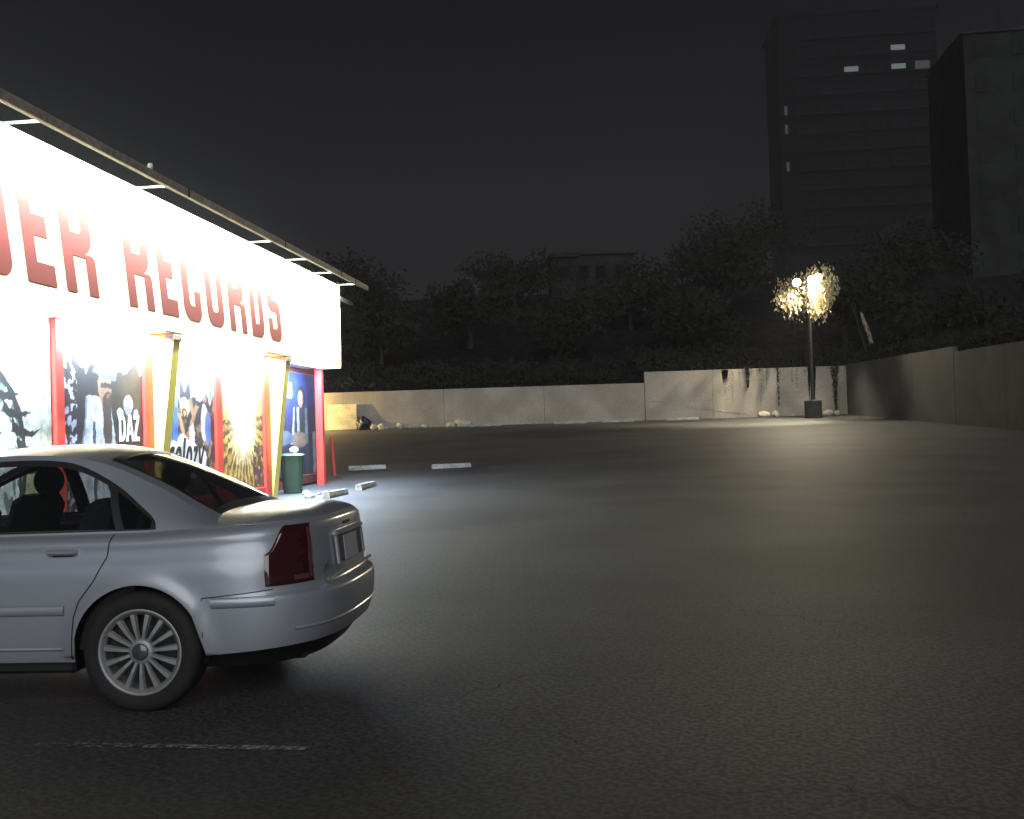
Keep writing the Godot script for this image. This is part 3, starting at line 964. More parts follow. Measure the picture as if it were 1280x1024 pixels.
# ---------------------------------------------------------------- hillside
func hill_y(x: float, z: float) -> float:
	var d := maxf(0.0, -z - 62.3)
	return 4.0 + 0.25 * minf(d, 50.0) + 0.05 * maxf(0.0, d - 50.0) + (0.12 * maxf(0.0, x - 18.0) + 0.03 * minf(0.0, x + 5.0)) * smoothstep(0.0, 50.0, d)

func window(parent: Node, at: Vector3, w: float, h: float, m: Material, b: Basis) -> void:
	var f := box("window", at, Vector3(w + 0.16, h + 0.16, 0.08), M.stucco_dark, parent, 0.0, b)
	box("pane", at + b.z * 0.03, Vector3(w, h, 0.04), m, f, 0.0, b)

func make_hill() -> void:
	var st := new_st()
	st.set_smooth_group(0)
	var noise := FastNoiseLite.new()
	noise.seed = 4; noise.frequency = 0.06
	var f := func(x: float, z: float) -> Vector3:
		return Vector3(x, hill_y(x, z) + noise.get_noise_2d(x, z) * minf(2.0, (-z - 62.3) * 0.15), z)
	var zz: Array = [-62.3, -64.0, -67.0, -71.0, -76.0]
	for k in 30: zz.append(-82.0 - 7.0 * k)
	for i in zz.size() - 1:
		for j in 70:
			var x0 := -260.0 + j * 8.0
			quad(st, f.call(x0, zz[i]), f.call(x0, zz[i + 1]), f.call(x0 + 8.0, zz[i + 1]), f.call(x0 + 8.0, zz[i]))
	struct("hillside", st, M.hill)
	# bank behind the side wall
	st = new_st()
	st.set_smooth_group(0)
	var g := func(k: int, j: int) -> Vector3:
		var z := -62.3 + 6.0 * k
		var x: float = lerpf(20.3, 24.2, (z + 62.3) / 52.3) + [0.0, 3.0, 9.0, 20.0, 45.0, 120.0][j]
		return Vector3(x, 4.3 + [0.0, 0.8, 3.0, 6.0, 9.0, 14.0][j] * 0.8, z)
	for k in 9:
		for j in 5:
			quad(st, g.call(k, j), g.call(k, j + 1), g.call(k + 1, j + 1), g.call(k + 1, j))
	struct("side_bank", st, M.hill)

	# undergrowth along the top of the wall
	var rng := RandomNumberGenerator.new()
	rng.seed = 77
	st = new_st()
	st.set_smooth_group(-1)
	for k in 9000:
		var x := rng.randf_range(-26.0, 25.0)
		var d := rng.randf_range(0.1, 6.0)
		var hh := 0.25 + 1.1 * clampf(noise.get_noise_2d(x * 4.0, d * 6.0) + 0.3, 0.0, 1.0)
		var p := Vector3(x, hill_y(x, -62.3 - d) + rng.randf() * hh, -62.3 - d)
		if x > 7.5: p.y += 0.5
		add_leaf(st, p, (rand_dir(rng) + Vector3.UP * 0.5).normalized(), rand_dir(rng), 0.3, 0.16)
	for k in 3500:
		var z := rng.randf_range(-62.0, -28.0)
		var d := rng.randf_range(0.2, 5.0)
		var p := Vector3(lerpf(20.3, 24.2, (z + 62.3) / 52.3) + d, 4.4 + d * 0.25 + rng.randf() * 0.8, z)
		add_leaf(st, p, (rand_dir(rng) + Vector3.UP * 0.5).normalized(), rand_dir(rng), 0.3, 0.16)
	var under := obj("undergrowth", st, M.leaf, self)
	under.set_meta("kind", "stuff")
	tag(under, "dark scrub and ground cover along the top of the retaining wall", "undergrowth")

	# trees and shrubs on the slope, hardly lit
	var spots := [[-9.0, -72.0, 6.5, 2.6, "shop corner"], [-3.0, -78.0, 8.0, 3.4, ""], [3.5, -74.0, 6.0, 2.8, ""], [9.5, -82.0, 9.0, 4.0, ""], [13.0, -70.0, 6.5, 2.8, ""], [22.5, -70.0, 9.5, 3.8, ""], [27.0, -64.0, 8.0, 3.2, ""], [31.0, -80.0, 12.0, 4.6, ""], [18.0, -88.0, 11.0, 4.4, ""], [-14.0, -90.0, 10.0, 4.2, ""], [0.5, -96.0, 9.0, 3.8, ""], [24.0, -104.0, 13.0, 5.0, ""], [28.0, -50.0, 7.0, 2.8, ""]]
	var words := ["dark rounded shrub tree on the slope nearest the shop corner", "broad dark tree on the slope above the low wall, second from the shop", "small dark tree just above the low end of the wall", "wide dark tree on the slope under the dim house", "bushy dark tree just left of the lit tree", "tall dark tree just right of the lit tree and pale branch", "dark tree at the bend of the side wall", "largest dark tree before the grey block at the right", "dark tree on the slope directly above the lamps", "high dark tree on the slope furthest to the left", "dark tree left of the dim house on the slope", "tall dark tree on the slope below the apartment tower", "dark tree over the side wall at the right edge"]
	for k in spots.size():
		var s: Array = spots[k]
		var y := hill_y(s[0], s[1]) if s[1] < -62.3 else 6.0
		tree(Vector3(s[0], y - 0.2, s[1]), s[2] * 0.72, s[3] * 1.25, 100 + k, 2600, 0.5, M.leaf, words[k], "dark trees on the hillside", 0.1)

	# dim house
	var hz := hill_y(9.0, -110.0)
	var t := thing("house", "dim pale house on the slope above the low wall", "house", Vector3(9.0, hz - 0.4, -110.0), 0.06)
	box("wall", Vector3(0, 1.9, -3), Vector3(8.4, 5.0, 6.0), M.stucco, t)
	box("wall", Vector3(-3.3, 1.6, 1.0), Vector3(2.6, 4.4, 2.0), M.stucco, t)
	box("roof", Vector3(0, 4.52, -3), Vector3(9.0, 0.24, 6.6), M.roof, t)
	box("roof", Vector3(-3.3, 3.9, 1.15), Vector3(3.0, 0.2, 2.6), M.roof, t)
	for x in [-0.9, 0.9, 2.9]:
		window(t, Vector3(x, 2.5, 0.03), 1.0, 1.5, M.pane, Basis.IDENTITY)
	window(t, Vector3(-3.3, 2.2, 2.03), 1.2, 1.2, M.pane, Basis.IDENTITY)
	box("door", Vector3(-1.75, 1.6, 0.04), Vector3(0.36, 2.2, 0.06), M.pane, t)
	# grey block at the right
	t = thing("apartment_block", "grey apartment block at the right edge with one bluish lit window", "apartment building", Vector3(51.5, 6.0, -95.0), -0.12)
	box("wall", Vector3(0, 14.0, -6), Vector3(17.0, 34.0, 12.0), M.stucco_dark, t)
	box("roof", Vector3(0, 31.12, -6), Vector3(17.5, 0.24, 12.5), M.roof, t)
	for fl in 9:
		for k in 5:
			if fl == 1 and k == 0: continue
			window(t, Vector3(-6.8 + k * 3.3, 3.2 + fl * 3.3, 0.02), 1.4, 1.5, M.stucco_dark, Basis.IDENTITY)
	window(t, Vector3(-6.8, 6.5, 0.02), 2.2, 1.5, M.blue_window, Basis.IDENTITY)
	for k in 4:
		box("window_bar", Vector3(-7.56 + 0.5 * k, 6.5, 0.1), Vector3(0.07, 1.5, 0.05), M.dark_metal, t)
	# tower on the ridge
	var tz := hill_y(60.0, -180.0)
	t = thing("apartment_tower", "dark apartment tower on the ridge with a few lit balconies near its top", "apartment building", Vector3(62.0, tz - 2.0, -180.0), -0.1)
	var hgt := 74.5 - tz
	box("wall", Vector3(0, hgt * 0.5, -7), Vector3(27.0, hgt, 14.0), M.stucco_tower, t)
	box("roof", Vector3(0, hgt + 0.15, -7), Vector3(28.0, 0.3, 15.0), M.stucco_tower, t)
	var fy := hgt - 3.2
	var fl2 := 0
	while fy > 4.0:
		box("balcony_slab", Vector3(1.5, fy - 1.1, 0.6), Vector3(23.0, 0.2, 0.5), M.stucco_tower, t)
		for k in 6:
			var m: Material = M.pane
			if fl2 == 1 and k == 4: m = M.lit_window
			if fl2 == 2 and (k == 2 or k == 4): m = M.lit_window
			if fl2 == 2 and k == 5: m = M.dim_window
			window(t, Vector3(-9.0 + 4.0 * k, fy, 0.02), 2.4, 0.9 if m == M.lit_window else 1.4, m, Basis.IDENTITY)
		if fl2 in [4, 5, 7]:
			window(t, Vector3(-12.4, fy, 0.02), 0.5, 1.6, M.dim_window, Basis.IDENTITY)
		fy -= 3.3
		fl2 += 1

# ---------------------------------------------------------------- the car; local x to the rear, y up, z to the near side; origin on the ground under the rear axle
const WT := [[0.18, 0.83], [0.26, 0.872], [0.34, 0.893], [0.46, 0.908], [0.58, 0.915], [0.68, 0.913], [0.74, 0.909], [0.79, 0.899], [0.83, 0.884], [0.86, 0.875], [0.89, 0.8705], [0.92, 0.870], [0.945, 0.858], [0.967, 0.834], [0.985, 0.795]]
const XR := [[0.2, 0.915], [0.3, 0.955], [0.4, 0.993], [0.5, 1.005], [0.575, 1.003], [0.595, 0.991], [0.605, 0.97], [0.62, 0.945], [0.66, 0.936], [0.75, 0.928], [0.9, 0.912], [0.96, 0.898], [0.985, 0.875]]
const XF := [[0.20, -3.58], [0.30, -3.68], [0.42, -3.745], [0.55, -3.75], [0.64, -3.70], [0.72, -3.60], [0.985, -3.42]]
const YT := [[-3.8, 0.70], [-3.4, 0.77], [-2.9, 0.85], [-2.2, 0.925], [-1.2, 0.94], [0.0, 0.948], [0.3, 0.965], [0.7, 0.982], [1.1, 0.985]]
const RAIL_Y := [[-2.2, 0.95], [-1.9, 1.11], [-1.45, 1.315], [-1.1, 1.365], [-0.8, 1.378], [-0.55, 1.362], [-0.33, 1.318], [0.0, 1.178], [0.34, 1.008], [0.62, 0.972]]
const RAIL_Z := [[-2.2, 0.72], [-1.45, 0.585], [-0.8, 0.56], [-0.33, 0.555], [0.0, 0.585], [0.34, 0.655], [0.62, 0.74]]
const ROOF_Y := [[-2.2, 0.97], [-1.9, 1.14], [-1.45, 1.365], [-1.1, 1.418], [-0.75, 1.434], [-0.5, 1.42], [-0.33, 1.378], [0.0, 1.235], [0.34, 1.042]]
const DLO := [[-2.05, 0.96], [-1.8, 1.12], [-1.4, 1.29], [-1.1, 1.335], [-0.8, 1.35], [-0.55, 1.335], [-0.40, 1.29], [-0.2, 1.185], [-0.05, 1.08], [0.03, 1.02], [0.055, 0.985], [0.06, 0.955]]
const CUT := [[0.25, -0.375], [0.42, -0.358], [0.52, -0.345], [0.60, -0.318], [0.71, -0.235], [0.83, -0.175], [0.95, -0.16]]
const NEXP := 3.1
const X0 := 0.30

func body_x(u: float, y: float) -> float:     # u: 0..1 nose to side, 1..2 along the side, 2..3 round to the tail
	if u >= 2.0:
		return X0 + (smo(XR, y) - X0) * pow(sin((u - 2.0) * PI / 2), 2.0 / NEXP)
	if u <= 1.0:
		return -2.8 + (lin(XF, y) + 2.8) * pow(sin((1.0 - u) * PI / 2), 2.0 / 2.6)
	return lerpf(-2.8, X0, u - 1.0)

func body_pt(u: float, y: float) -> Vector3:
	var x := body_x(u, y)
	var top := lin(YT, x)
	var yn := y if y < 0.7 else 0.7 + (y - 0.7) / maxf(top - 0.7, 0.02) * 0.285
	var w := smo(WT, minf(yn, 0.985))
	if u > 2.0: w *= pow(maxf(cos((u - 2.0) * PI / 2), 0.0), 2.0 / NEXP)
	if u < 1.0: w *= pow(maxf(cos((1.0 - u) * PI / 2), 0.0), 2.0 / 2.6)
	for ax in [0.0, -2.79]:
		var dist := sqrt(pow(x - ax, 2) + pow(y - 0.325, 2)) - 0.355
		w += 0.016 * exp(-pow(dist / 0.055, 2)) * (1.0 if y > 0.3 else 0.3)
	# the crease low on the door and the soft fold below the shoulder
	return Vector3(x, y, w)

func body_n(u: float, y: float) -> Vector3:
	var e := 0.004
	var uu := clampf(u, 0.003, 2.997)
	var a := body_pt(uu + e, y) - body_pt(uu - e, y)
	var b := body_pt(uu, y + 0.003) - body_pt(uu, y - 0.003)
	var n := a.cross(b).normalized()
	if n.z < 0.0 and u > 1.0 and u < 2.0: n = -n
	return n

func u_at(x: float) -> float:
	return 1.0 + (x + 2.8) / (X0 + 2.8)

func side_pt(x: float, y: float, out := 0.0) -> Vector3:      # a point of the flank at a given x
	var u := u_at(x)
	if x > X0:
		var k := clampf((x - X0) / (smo(XR, y) - X0), 0.0, 1.0)
		u = 2.0 + asin(pow(k, NEXP / 2.0)) / (PI / 2)
	return body_pt(u, y) + body_n(u, y) * out

func vert(st: SurfaceTool, p: Vector3, n: Vector3, mir: float) -> void:
	st.set_normal(Vector3(n.x, n.y, n.z * mir))
	st.add_vertex(Vector3(p.x, p.y, p.z * mir))

func nquad(st: SurfaceTool, p: Array, n: Array, mir: float) -> void:
	var order := [0, 1, 2, 0, 2, 3]
	var face: Vector3 = (p[1] - p[0]).cross(p[2] - p[0])
	if face.length() < 1e-10: face = (p[2] - p[0]).cross(p[3] - p[0])
	var flip := face.dot(n[0] + n[1] + n[2] + n[3]) > 0.0     # clockwise seen from outside
	if (flip and mir > 0) or (not flip and mir < 0): order = [0, 2, 1, 0, 3, 2]
	for k in order: vert(st, p[k], n[k], mir)

func ribbon(st: SurfaceTool, pts: Array, width: float, out: float, mir: float) -> void:
	# a flat strip laid on the flank through [x, y] points
	for i in pts.size() - 1:
		var a: Array = pts[i]; var b: Array = pts[i + 1]
		var d := Vector2(b[0] - a[0], b[1] - a[1]).normalized()
		var s := Vector2(-d.y, d.x) * width * 0.5
		var q := [side_pt(a[0] + s.x, a[1] + s.y, out), side_pt(b[0] + s.x, b[1] + s.y, out), side_pt(b[0] - s.x, b[1] - s.y, out), side_pt(a[0] - s.x, a[1] - s.y, out)]
		var n := (side_pt(a[0], a[1], 1.0) - side_pt(a[0], a[1]))
		nquad(st, q, [n, n, n, n], mir)

func surf(st: SurfaceTool, f: Callable, a0: float, a1: float, na: int, b0: float, b1: float, nb: int, up: Vector3, mir := 1.0) -> void:
	# smooth grid over f(a, b); «up» tells which side is outside
	var e := 0.004
	var g: Array = []
	for i in na + 1:
		var row: Array = []
		for j in nb + 1:
			var a := lerpf(a0, a1, float(i) / na)
			var b := lerpf(b0, b1, float(j) / nb)
			var p: Vector3 = f.call(a, b)
			var da: Vector3 = f.call(minf(a + e, maxf(a0, a1)), b) - f.call(maxf(a - e, minf(a0, a1)), b)
			var db: Vector3 = f.call(a, minf(b + e, maxf(b0, b1))) - f.call(a, maxf(b - e, minf(b0, b1)))
			var n := da.cross(db).normalized()
			if n.length() < 0.5: n = up
			if n.dot(up) < 0.0: n = -n
			row.append([p, n])
		g.append(row)
	for i in na:
		for j in nb:
			nquad(st, [g[i][j][0], g[i + 1][j][0], g[i + 1][j + 1][0], g[i][j + 1][0]], [g[i][j][1], g[i + 1][j][1], g[i + 1][j + 1][1], g[i][j + 1][1]], mir)

func make_car() -> void:
	var t := thing("parked_car", "silver four door saloon car parked nose-in at the shop", "car", Vector3(-1.94, 0.0, -6.42), deg_to_rad(-4.5))
	var us: Array = []
	for k in 30: us.append(k / 30.0)
	for k in 206: us.append(1.0 + k / 206.0)
	for k in 61: us.append(2.0 + k / 60.0)
	var ys: Array = []
	for k in 23: ys.append(0.24 + 0.015 * k)
	ys.append_array([0.58, 0.588, 0.595, 0.60, 0.605, 0.612, 0.62, 0.63, 0.645, 0.66, 0.68, 0.70])
	for k in 16: ys.append(0.70 + 0.285 * (k + 1) / 16.0)
	for mir in [1.0, -1.0]:
		var cells := {"body_shell": new_st(), "rear_door": new_st(), "front_door": new_st(), "rear_bumper": new_st(), "front_bumper": new_st()}
		var pts: Array = []
		var nor: Array = []
		for u in us:
			var col: Array = []; var cn: Array = []
			var xm := body_x(u, 0.5)
			var low := 0.272
			if xm > 0.3: low = lerpf(0.30, 0.325, smoothstep(0.3, 0.9, xm))
			if xm < -3.1: low = 0.24
			for ax in [0.0, -2.79]:
				if absf(xm - ax) < 0.355: low = maxf(low, 0.325 + sqrt(0.355 * 0.355 - pow(xm - ax, 2)))
			var top := lin(YT, body_x(u, 0.8))
			for y in ys:
				var yy: float = y if y <= 0.7 else 0.7 + (y - 0.7) * (top - 0.7) / 0.285
				yy = maxf(yy, low)
				col.append(body_pt(u, yy)); cn.append(body_n(u, yy))
			pts.append(col); nor.append(cn)
		for i in us.size() - 1:
			for j in ys.size() - 1:
				if pts[i][j].distance_to(pts[i][j + 1]) < 1e-6 and pts[i + 1][j].distance_to(pts[i + 1][j + 1]) < 1e-6: continue
				var c: Vector3 = (pts[i][j] + pts[i + 1][j + 1]) * 0.5
				var where := "body_shell"
				if c.x > 0.34 and ys[j] < 0.603: where = "rear_bumper"
				elif c.x < -3.15 and ys[j] < 0.603: where = "front_bumper"
				elif c.x > -1.18 and c.x < lin(CUT, c.y) and c.y > 0.30: where = "rear_door"
				elif c.x > -2.26 and c.x <= -1.18 and c.y > 0.30: where = "front_door"
				nquad(cells[where], [pts[i][j], pts[i + 1][j], pts[i + 1][j + 1], pts[i][j + 1]], [nor[i][j], nor[i + 1][j], nor[i + 1][j + 1], nor[i][j + 1]], mir)
		var door: Node = null
		for k in cells:
			var o := obj(k, cells[k], M.paint, t, false)
			if k == "rear_door": door = o
		# shut lines
		var st := new_st()
		var line: Array = []
		for k in 40: line.append([lin(CUT, 0.285 + 0.66 * k / 39.0), 0.285 + 0.655 * k / 39.0])
		ribbon(st, line, 0.007, 0.0015, mir)
		obj("shut_line", st, M.black, t, false)
		st = new_st()
		ribbon(st, [[-1.18, 0.285], [-1.18, 0.45], [-1.18, 0.6], [-1.175, 0.75], [-1.17, 0.93]], 0.007, 0.0015, mir)
		obj("shut_line", st, M.black, t, false)
		st = new_st()
		ribbon(st, [[-2.26, 0.30], [-2.27, 0.45], [-2.27, 0.6], [-2.24, 0.75], [-2.2, 0.90]], 0.007, 0.0015, mir)
		obj("shut_line", st, M.black, t, false)
		st = new_st()
		ribbon(st, [[0.352, 0.40], [0.35, 0.603]], 0.005, 0.0015, mir)
		var seam: Array = []
		for k in 20: seam.append([0.35 + 0.36 * k / 19.0, 0.603 + 0.03 * k / 19.0])
		ribbon(st, seam, 0.006, 0.0015, mir)
		obj("shut_line", st, M.black, t, false)
		# side mouldings
		for run in [[-2.24, -1.20], [-1.16, -0.40], [0.40, 0.72]]:
			st = new_st()
			var f := func(a: float, b: float) -> Vector3:
				var bulge := sin(b * PI)
				var y0 := 0.525 if run[0] < 0.0 else 0.548
				return side_pt(a, y0 + 0.055 * b, 0.002 + 0.013 * sqrt(maxf(bulge, 0.0)))
			surf(st, f, run[0], run[1], 24, 0.0, 1.0, 8, Vector3(0, 0, 1), mir)
			obj("side_moulding", st, M.paint, t, false)
		# sill strip
		st = new_st()
		var fs := func(a: float, b: float) -> Vector3: return side_pt(a, 0.335 + 0.02 * b, 0.002 + 0.006 * sin(b * PI))
		surf(st, fs, -2.35, -0.42, 30, 0.0, 1.0, 6, Vector3(0, 0, 1), mir)
		obj("sill_strip", st, M.paint, t, false)
		# handle
		st = new_st()
		var hp := side_pt(-0.42, 0.853)
		var h2 := side_pt(-1.32, 0.855)
		for p in [hp, h2]:
			st = new_st()
			add_box(st, Vector3(p.x, p.y + 0.006, (p.z + 0.024) * mir), Vector3(0.165, 0.030, 0.028), 0.010)
			add_box(st, Vector3(p.x - 0.070, p.y + 0.004, (p.z + 0.006) * mir), Vector3(0.024, 0.026, 0.03), 0.004)
			add_box(st, Vector3(p.x + 0.070, p.y + 0.004, (p.z + 0.006) * mir), Vector3(0.024, 0.026, 0.03), 0.004)
			var hd := obj("door_handle", st, M.paint, t)
			box("recess", Vector3(p.x, p.y - 0.018, (p.z + 0.001) * mir), Vector3(0.120, 0.036, 0.008), M.black, hd, 0.003)
		# greenhouse side: strip below the glass, glass, frame above
		var base := func(x: float) -> Vector3: return Vector3(x, lin(YT, x) - 0.004, 0.800)
		var gh := func(x: float, k: float) -> Vector3:
			var b: Vector3 = base.call(x)
			var r := Vector3(x, smo(RAIL_Y, x), smo(RAIL_Z, x))
			var p := b.lerp(r, k)
			p.z += 0.030 * sin(k * PI)
			return p
		var kof := func(x: float, y: float) -> float:
			var b: Vector3 = base.call(x)
			return clampf((y - b.y) / maxf(smo(RAIL_Y, x) - b.y, 0.01), 0.0, 1.0)
		var klow := func(x: float) -> float: return kof.call(x, lin(YT, x) + 0.010)
		var kup := func(x: float) -> float:
			if x > 0.058 or x < -2.04: return klow.call(x)
			return maxf(klow.call(x), kof.call(x, smo(DLO, x)))
		st = new_st()
		surf(st, func(a: float, b: float) -> Vector3: return gh.call(a, b * klow.call(a)), -2.16, 0.60, 150, 0.0, 1.0, 2, Vector3(0, 0.2, 1), mir)
		obj("window_sill_strip", st, M.paint, t, false)
		st = new_st()
		surf(st, func(a: float, b: float) -> Vector3: return gh.call(a, lerpf(kup.call(a), 1.0, b)), -2.16, 0.60, 220, 0.0, 1.0, 8, Vector3(0, 0.3, 1), mir)
		obj("roof_pillar", st, M.paint, t, false)
		# black seal that rings the glass and follows the window outline
		st = new_st()
		surf(st, func(a: float, b: float) -> Vector3:
			var ku: float = kup.call(a); var kl: float = klow.call(a)
			var q: Vector3 = gh.call(a, lerpf(ku, maxf(kl, ku - 0.075), b))
			return q + Vector3(0, 0, 0.002), -2.04, 0.058, 160, 0.0, 1.0, 2, Vector3(0, 0.2, 1), mir)
		surf(st, func(a: float, b: float) -> Vector3:
			var ku: float = kup.call(a); var kl: float = klow.call(a)
			var q: Vector3 = gh.call(a, lerpf(kl, minf(kl + 0.03, ku), b))
			return q + Vector3(0, 0, 0.002), -2.04, 0.058, 160, 0.0, 1.0, 1, Vector3(0, 0.2, 1), mir)
		# the divider of the quarter light, the pillar between the doors and the black rear end of the glass
		for post in [[-0.135, -0.24, 0.05], [-1.14, -1.17, 0.10]]:
			surf(st, func(a: float, b: float) -> Vector3:
				var x: float = lerpf(post[0], post[1], b) + (a - 0.5) * post[2]
				var q: Vector3 = gh.call(x, lerpf(klow.call(x), kup.call(x), b))
				return q + Vector3(0, 0, 0.004), 0.0, 1.0, 2, 0.0, 1.0, 16, Vector3(0, 0.2, 1), mir)
		surf(st, func(a: float, b: float) -> Vector3: return gh.call(a, lerpf(klow.call(a), kup.call(a), b)) + Vector3(0, 0, 0.003), 0.028, 0.058, 4, 0.0, 1.0, 4, Vector3(0, 0.2, 1), mir)
		obj("window_seal", st, M.trim, t, false)
		st = new_st()
		surf(st, func(a: float, b: float) -> Vector3: return gh.call(a, lerpf(klow.call(a), kup.call(a), b)), -2.04, 0.058, 140, 0.0, 1.0, 6, Vector3(0, 0.2, 1), mir)
		obj("side_window", st, M.glass, t, false)
		# tail lamp, laid over the corner
		st = new_st()
		var tl := func(a: float, b: float, out: float) -> Vector3:
			var u := 2.0 + lerpf(26.0, 58.0, a) / 90.0
			var yt := lerpf(0.815, 0.958, smoothstep(0.0, 0.42, a))
			var y := lerpf(0.648, yt, b)
			var edge := minf(minf(a, 1.0 - a) * 14.0, minf(b, 1.0 - b) * 14.0)
			return body_pt(u, y) + body_n(u, y) * (0.003 + out * clampf(edge, 0.0, 1.0))
		surf(st, func(a: float, b: float) -> Vector3: return tl.call(a, b, 0.010), 0.0, 1.0, 40, 0.0, 1.0, 28, Vector3(0.7, 0, 0.7), mir)
		var lamp := obj("tail_lamp", st, M.tail, t, false)
		st = new_st()
		surf(st, func(a: float, b: float) -> Vector3: return tl.call(lerpf(0.84, 0.93, a), lerpf(0.08, 0.92, b), 0.014), 0.0, 1.0, 6, 0.0, 1.0, 20, Vector3(0.7, 0, 0.7), mir)
		surf(st, func(a: float, b: float) -> Vector3: return tl.call(lerpf(0.52, 0.83, a), lerpf(0.06, 0.15, b), 0.014), 0.0, 1.0, 10, 0.0, 1.0, 4, Vector3(0.7, 0, 0.7), mir)
		obj("pale_lens", st, M.tail_pale, lamp, false)
		# head lamp
		st = new_st()
		surf(st, func(a: float, b: float) -> Vector3:
			var u := lerpf(0.30, 0.66, a)
			var y := lerpf(0.60, 0.70, b)
			return body_pt(u, y) + body_n(u, y) * 0.006, 0.0, 1.0, 16, 0.0, 1.0, 6, Vector3(-0.7, 0, 0.7), mir)
		obj("head_lamp", st, M.chrome, t, false)
		# rear view mirror
		st = new_st()
		add_box(st, Vector3(-1.98, 1.02, 0.99 * mir), Vector3(0.10, 0.13, 0.20), 0.03)
		add_box(st, Vector3(-1.98, 0.985, 0.86 * mir), Vector3(0.06, 0.04, 0.10), 0.01)
		obj("wing_mirror", st, M.paint, t)
		# wheel arch linings
		for ax in [0.0, -2.79]:
			st = new_st()
			var xf := Transform3D(Basis(Vector3(1, 0, 0), Vector3(0, 0, mir), Vector3(0, 1, 0)), Vector3(ax, 0.325, 0))
			add_lathe(st, [[0.352, 0.905], [0.348, 0.88], [0.365, 0.86], [0.365, 0.55], [0.02, 0.55]], xf, 40, false, -0.2, PI + 0.2)
			obj("wheel_arch", st, M.black, t)
		for ax in [0.0, -2.79]:
			car_wheel(t, Vector3(ax, 0.322, 0.795 * mir), mir)
		# seats
		for sx in [-0.55, -1.42]:
			st = new_st()
			add_box(st, Vector3(sx - 0.26, 0.52, 0.38 * mir), Vector3(0.52, 0.22, 0.50), 0.06)
			add_box(st, Vector3(sx + 0.10, 0.80, 0.38 * mir), Vector3(0.16, 0.66, 0.50), 0.06, Basis(Vector3(0, 0, 1), -0.30))
			var seat := obj("seat", st, M.seat, t)
			st = new_st()
			var nz := FastNoiseLite.new()
			nz.seed = 1
			add_lump(st, Vector3(sx + 0.25, 1.205 if sx > -1.0 else 1.20, 0.38 * mir), Vector3(0.07, 0.105, 0.155), nz, 0.05, 18, 12)
			obj("headrest", st, M.seat, seat)
	# roof, glass front and rear
	var rf := func(x: float, k: float) -> Vector3:
		var z := smo(RAIL_Z, x) * k
		var yc := smo(ROOF_Y, x); var yr := smo(RAIL_Y, x)
		return Vector3(x, yc - (yc - yr) * pow(absf(k), 2.4), z)
	var st3 := new_st()
	surf(st3, rf, -1.45, -0.33, 60, -1.0, 1.0, 40, Vector3(0, 1, 0))
	obj("roof", st3, M.paint, t, false)
	st3 = new_st()
	surf(st3, rf, -0.33, 0.34, 40, -0.86, 0.86, 36, Vector3(0.4, 1, 0))
	obj("rear_window", st3, M.rear_glass, t, false)
	st3 = new_st()
	surf(st3, rf, -0.33, 0.60, 50, 0.86, 1.0, 5, Vector3(0.4, 1, 0))
	surf(st3, rf, -0.33, 0.60, 50, -1.0, -0.86, 5, Vector3(0.4, 1, 0))
	obj("rear_pillar", st3, M.paint, t, false)
	st3 = new_st()
	var up2 := func(x: float, k: float) -> Vector3: return rf.call(x, k) + Vector3(0.001, 0.002, 0)
	surf(st3, up2, -0.33, 0.33, 40, 0.825, 0.865, 2, Vector3(0.4, 1, 0))
	surf(st3, up2, -0.33, 0.33, 40, -0.865, -0.825, 2, Vector3(0.4, 1, 0))
	surf(st3, up2, -0.335, -0.285, 4, -0.825, 0.825, 30, Vector3(0.4, 1, 0))
	surf(st3, up2, 0.29, 0.34, 4, -0.825, 0.825, 30, Vector3(0.4, 1, 0))
	obj("rear_window_border", st3, M.trim, t, false)
	st3 = new_st()
	surf(st3, rf, -2.2, -1.45, 30, -1.0, 1.0, 30, Vector3(-0.6, 1, 0))
	obj("windscreen", st3, M.glass, t, false)
	# boot lid and bonnet
	var deck := func(a: float, k: float) -> Vector3:
		var z := 0.797 * k
		var xe: float = X0 + (0.875 - X0) * pow(maxf(1.0 - pow(absf(k), NEXP), 0.0), 1.0 / NEXP)
		var x: float = lerpf(X0, xe, a)
		var ye := lin(YT, x)
		var crown := lerpf(0.075, 0.035, a) * (1.0 - pow(absf(k), 3.5)) * (1.0 - pow(a, 9.0))
		return Vector3(x, ye + crown, z)
	st3 = new_st()
	surf(st3, deck, 0.0, 1.0, 50, -1.0, 1.0, 70, Vector3(0.1, 1, 0))
	obj("boot_lid", st3, M.paint, t, false)
	st3 = new_st()
	surf(st3, func(a: float, k: float) -> Vector3:
		var xf: float = -2.8 + (-3.42 + 2.8) * pow(maxf(1.0 - pow(absf(k), 2.6), 0.0), 1.0 / 2.6)
		var x: float = lerpf(-2.15, xf, a)
		return Vector3(x, lin(YT, x) + 0.05 * (1.0 - pow(absf(k), 3.0)) * (1.0 - pow(a, 6.0)), 0.797 * k), 0.0, 1.0, 40, -1.0, 1.0, 40, Vector3(0, 1, 0))
	obj("bonnet", st3, M.paint, t, false)
	# boot shut line on the tail, grip bar, plate and badge
	box("boot_grip", Vector3(0.917, 0.872, 0), Vector3(0.044, 0.034, 0.66), M.paint, t, 0.012)
	box("plate_recess", Vector3(0.926, 0.775, 0), Vector3(0.014, 0.158, 0.60), M.trim, t, 0.004, Basis(Vector3(0, 0, 1), 0.10))
	box("number_plate", Vector3(0.936, 0.772, 0), Vector3(0.006, 0.145, 0.32), M.plate, t, 0.002, Basis(Vector3(0, 0, 1), 0.10))
	for s in [-1, 1]:
		box("recess_side", Vector3(0.932, 0.775, 0.315 * s), Vector3(0.02, 0.165, 0.03), M.paint, t, 0.006, Basis(Vector3(0, 0, 1), 0.10))
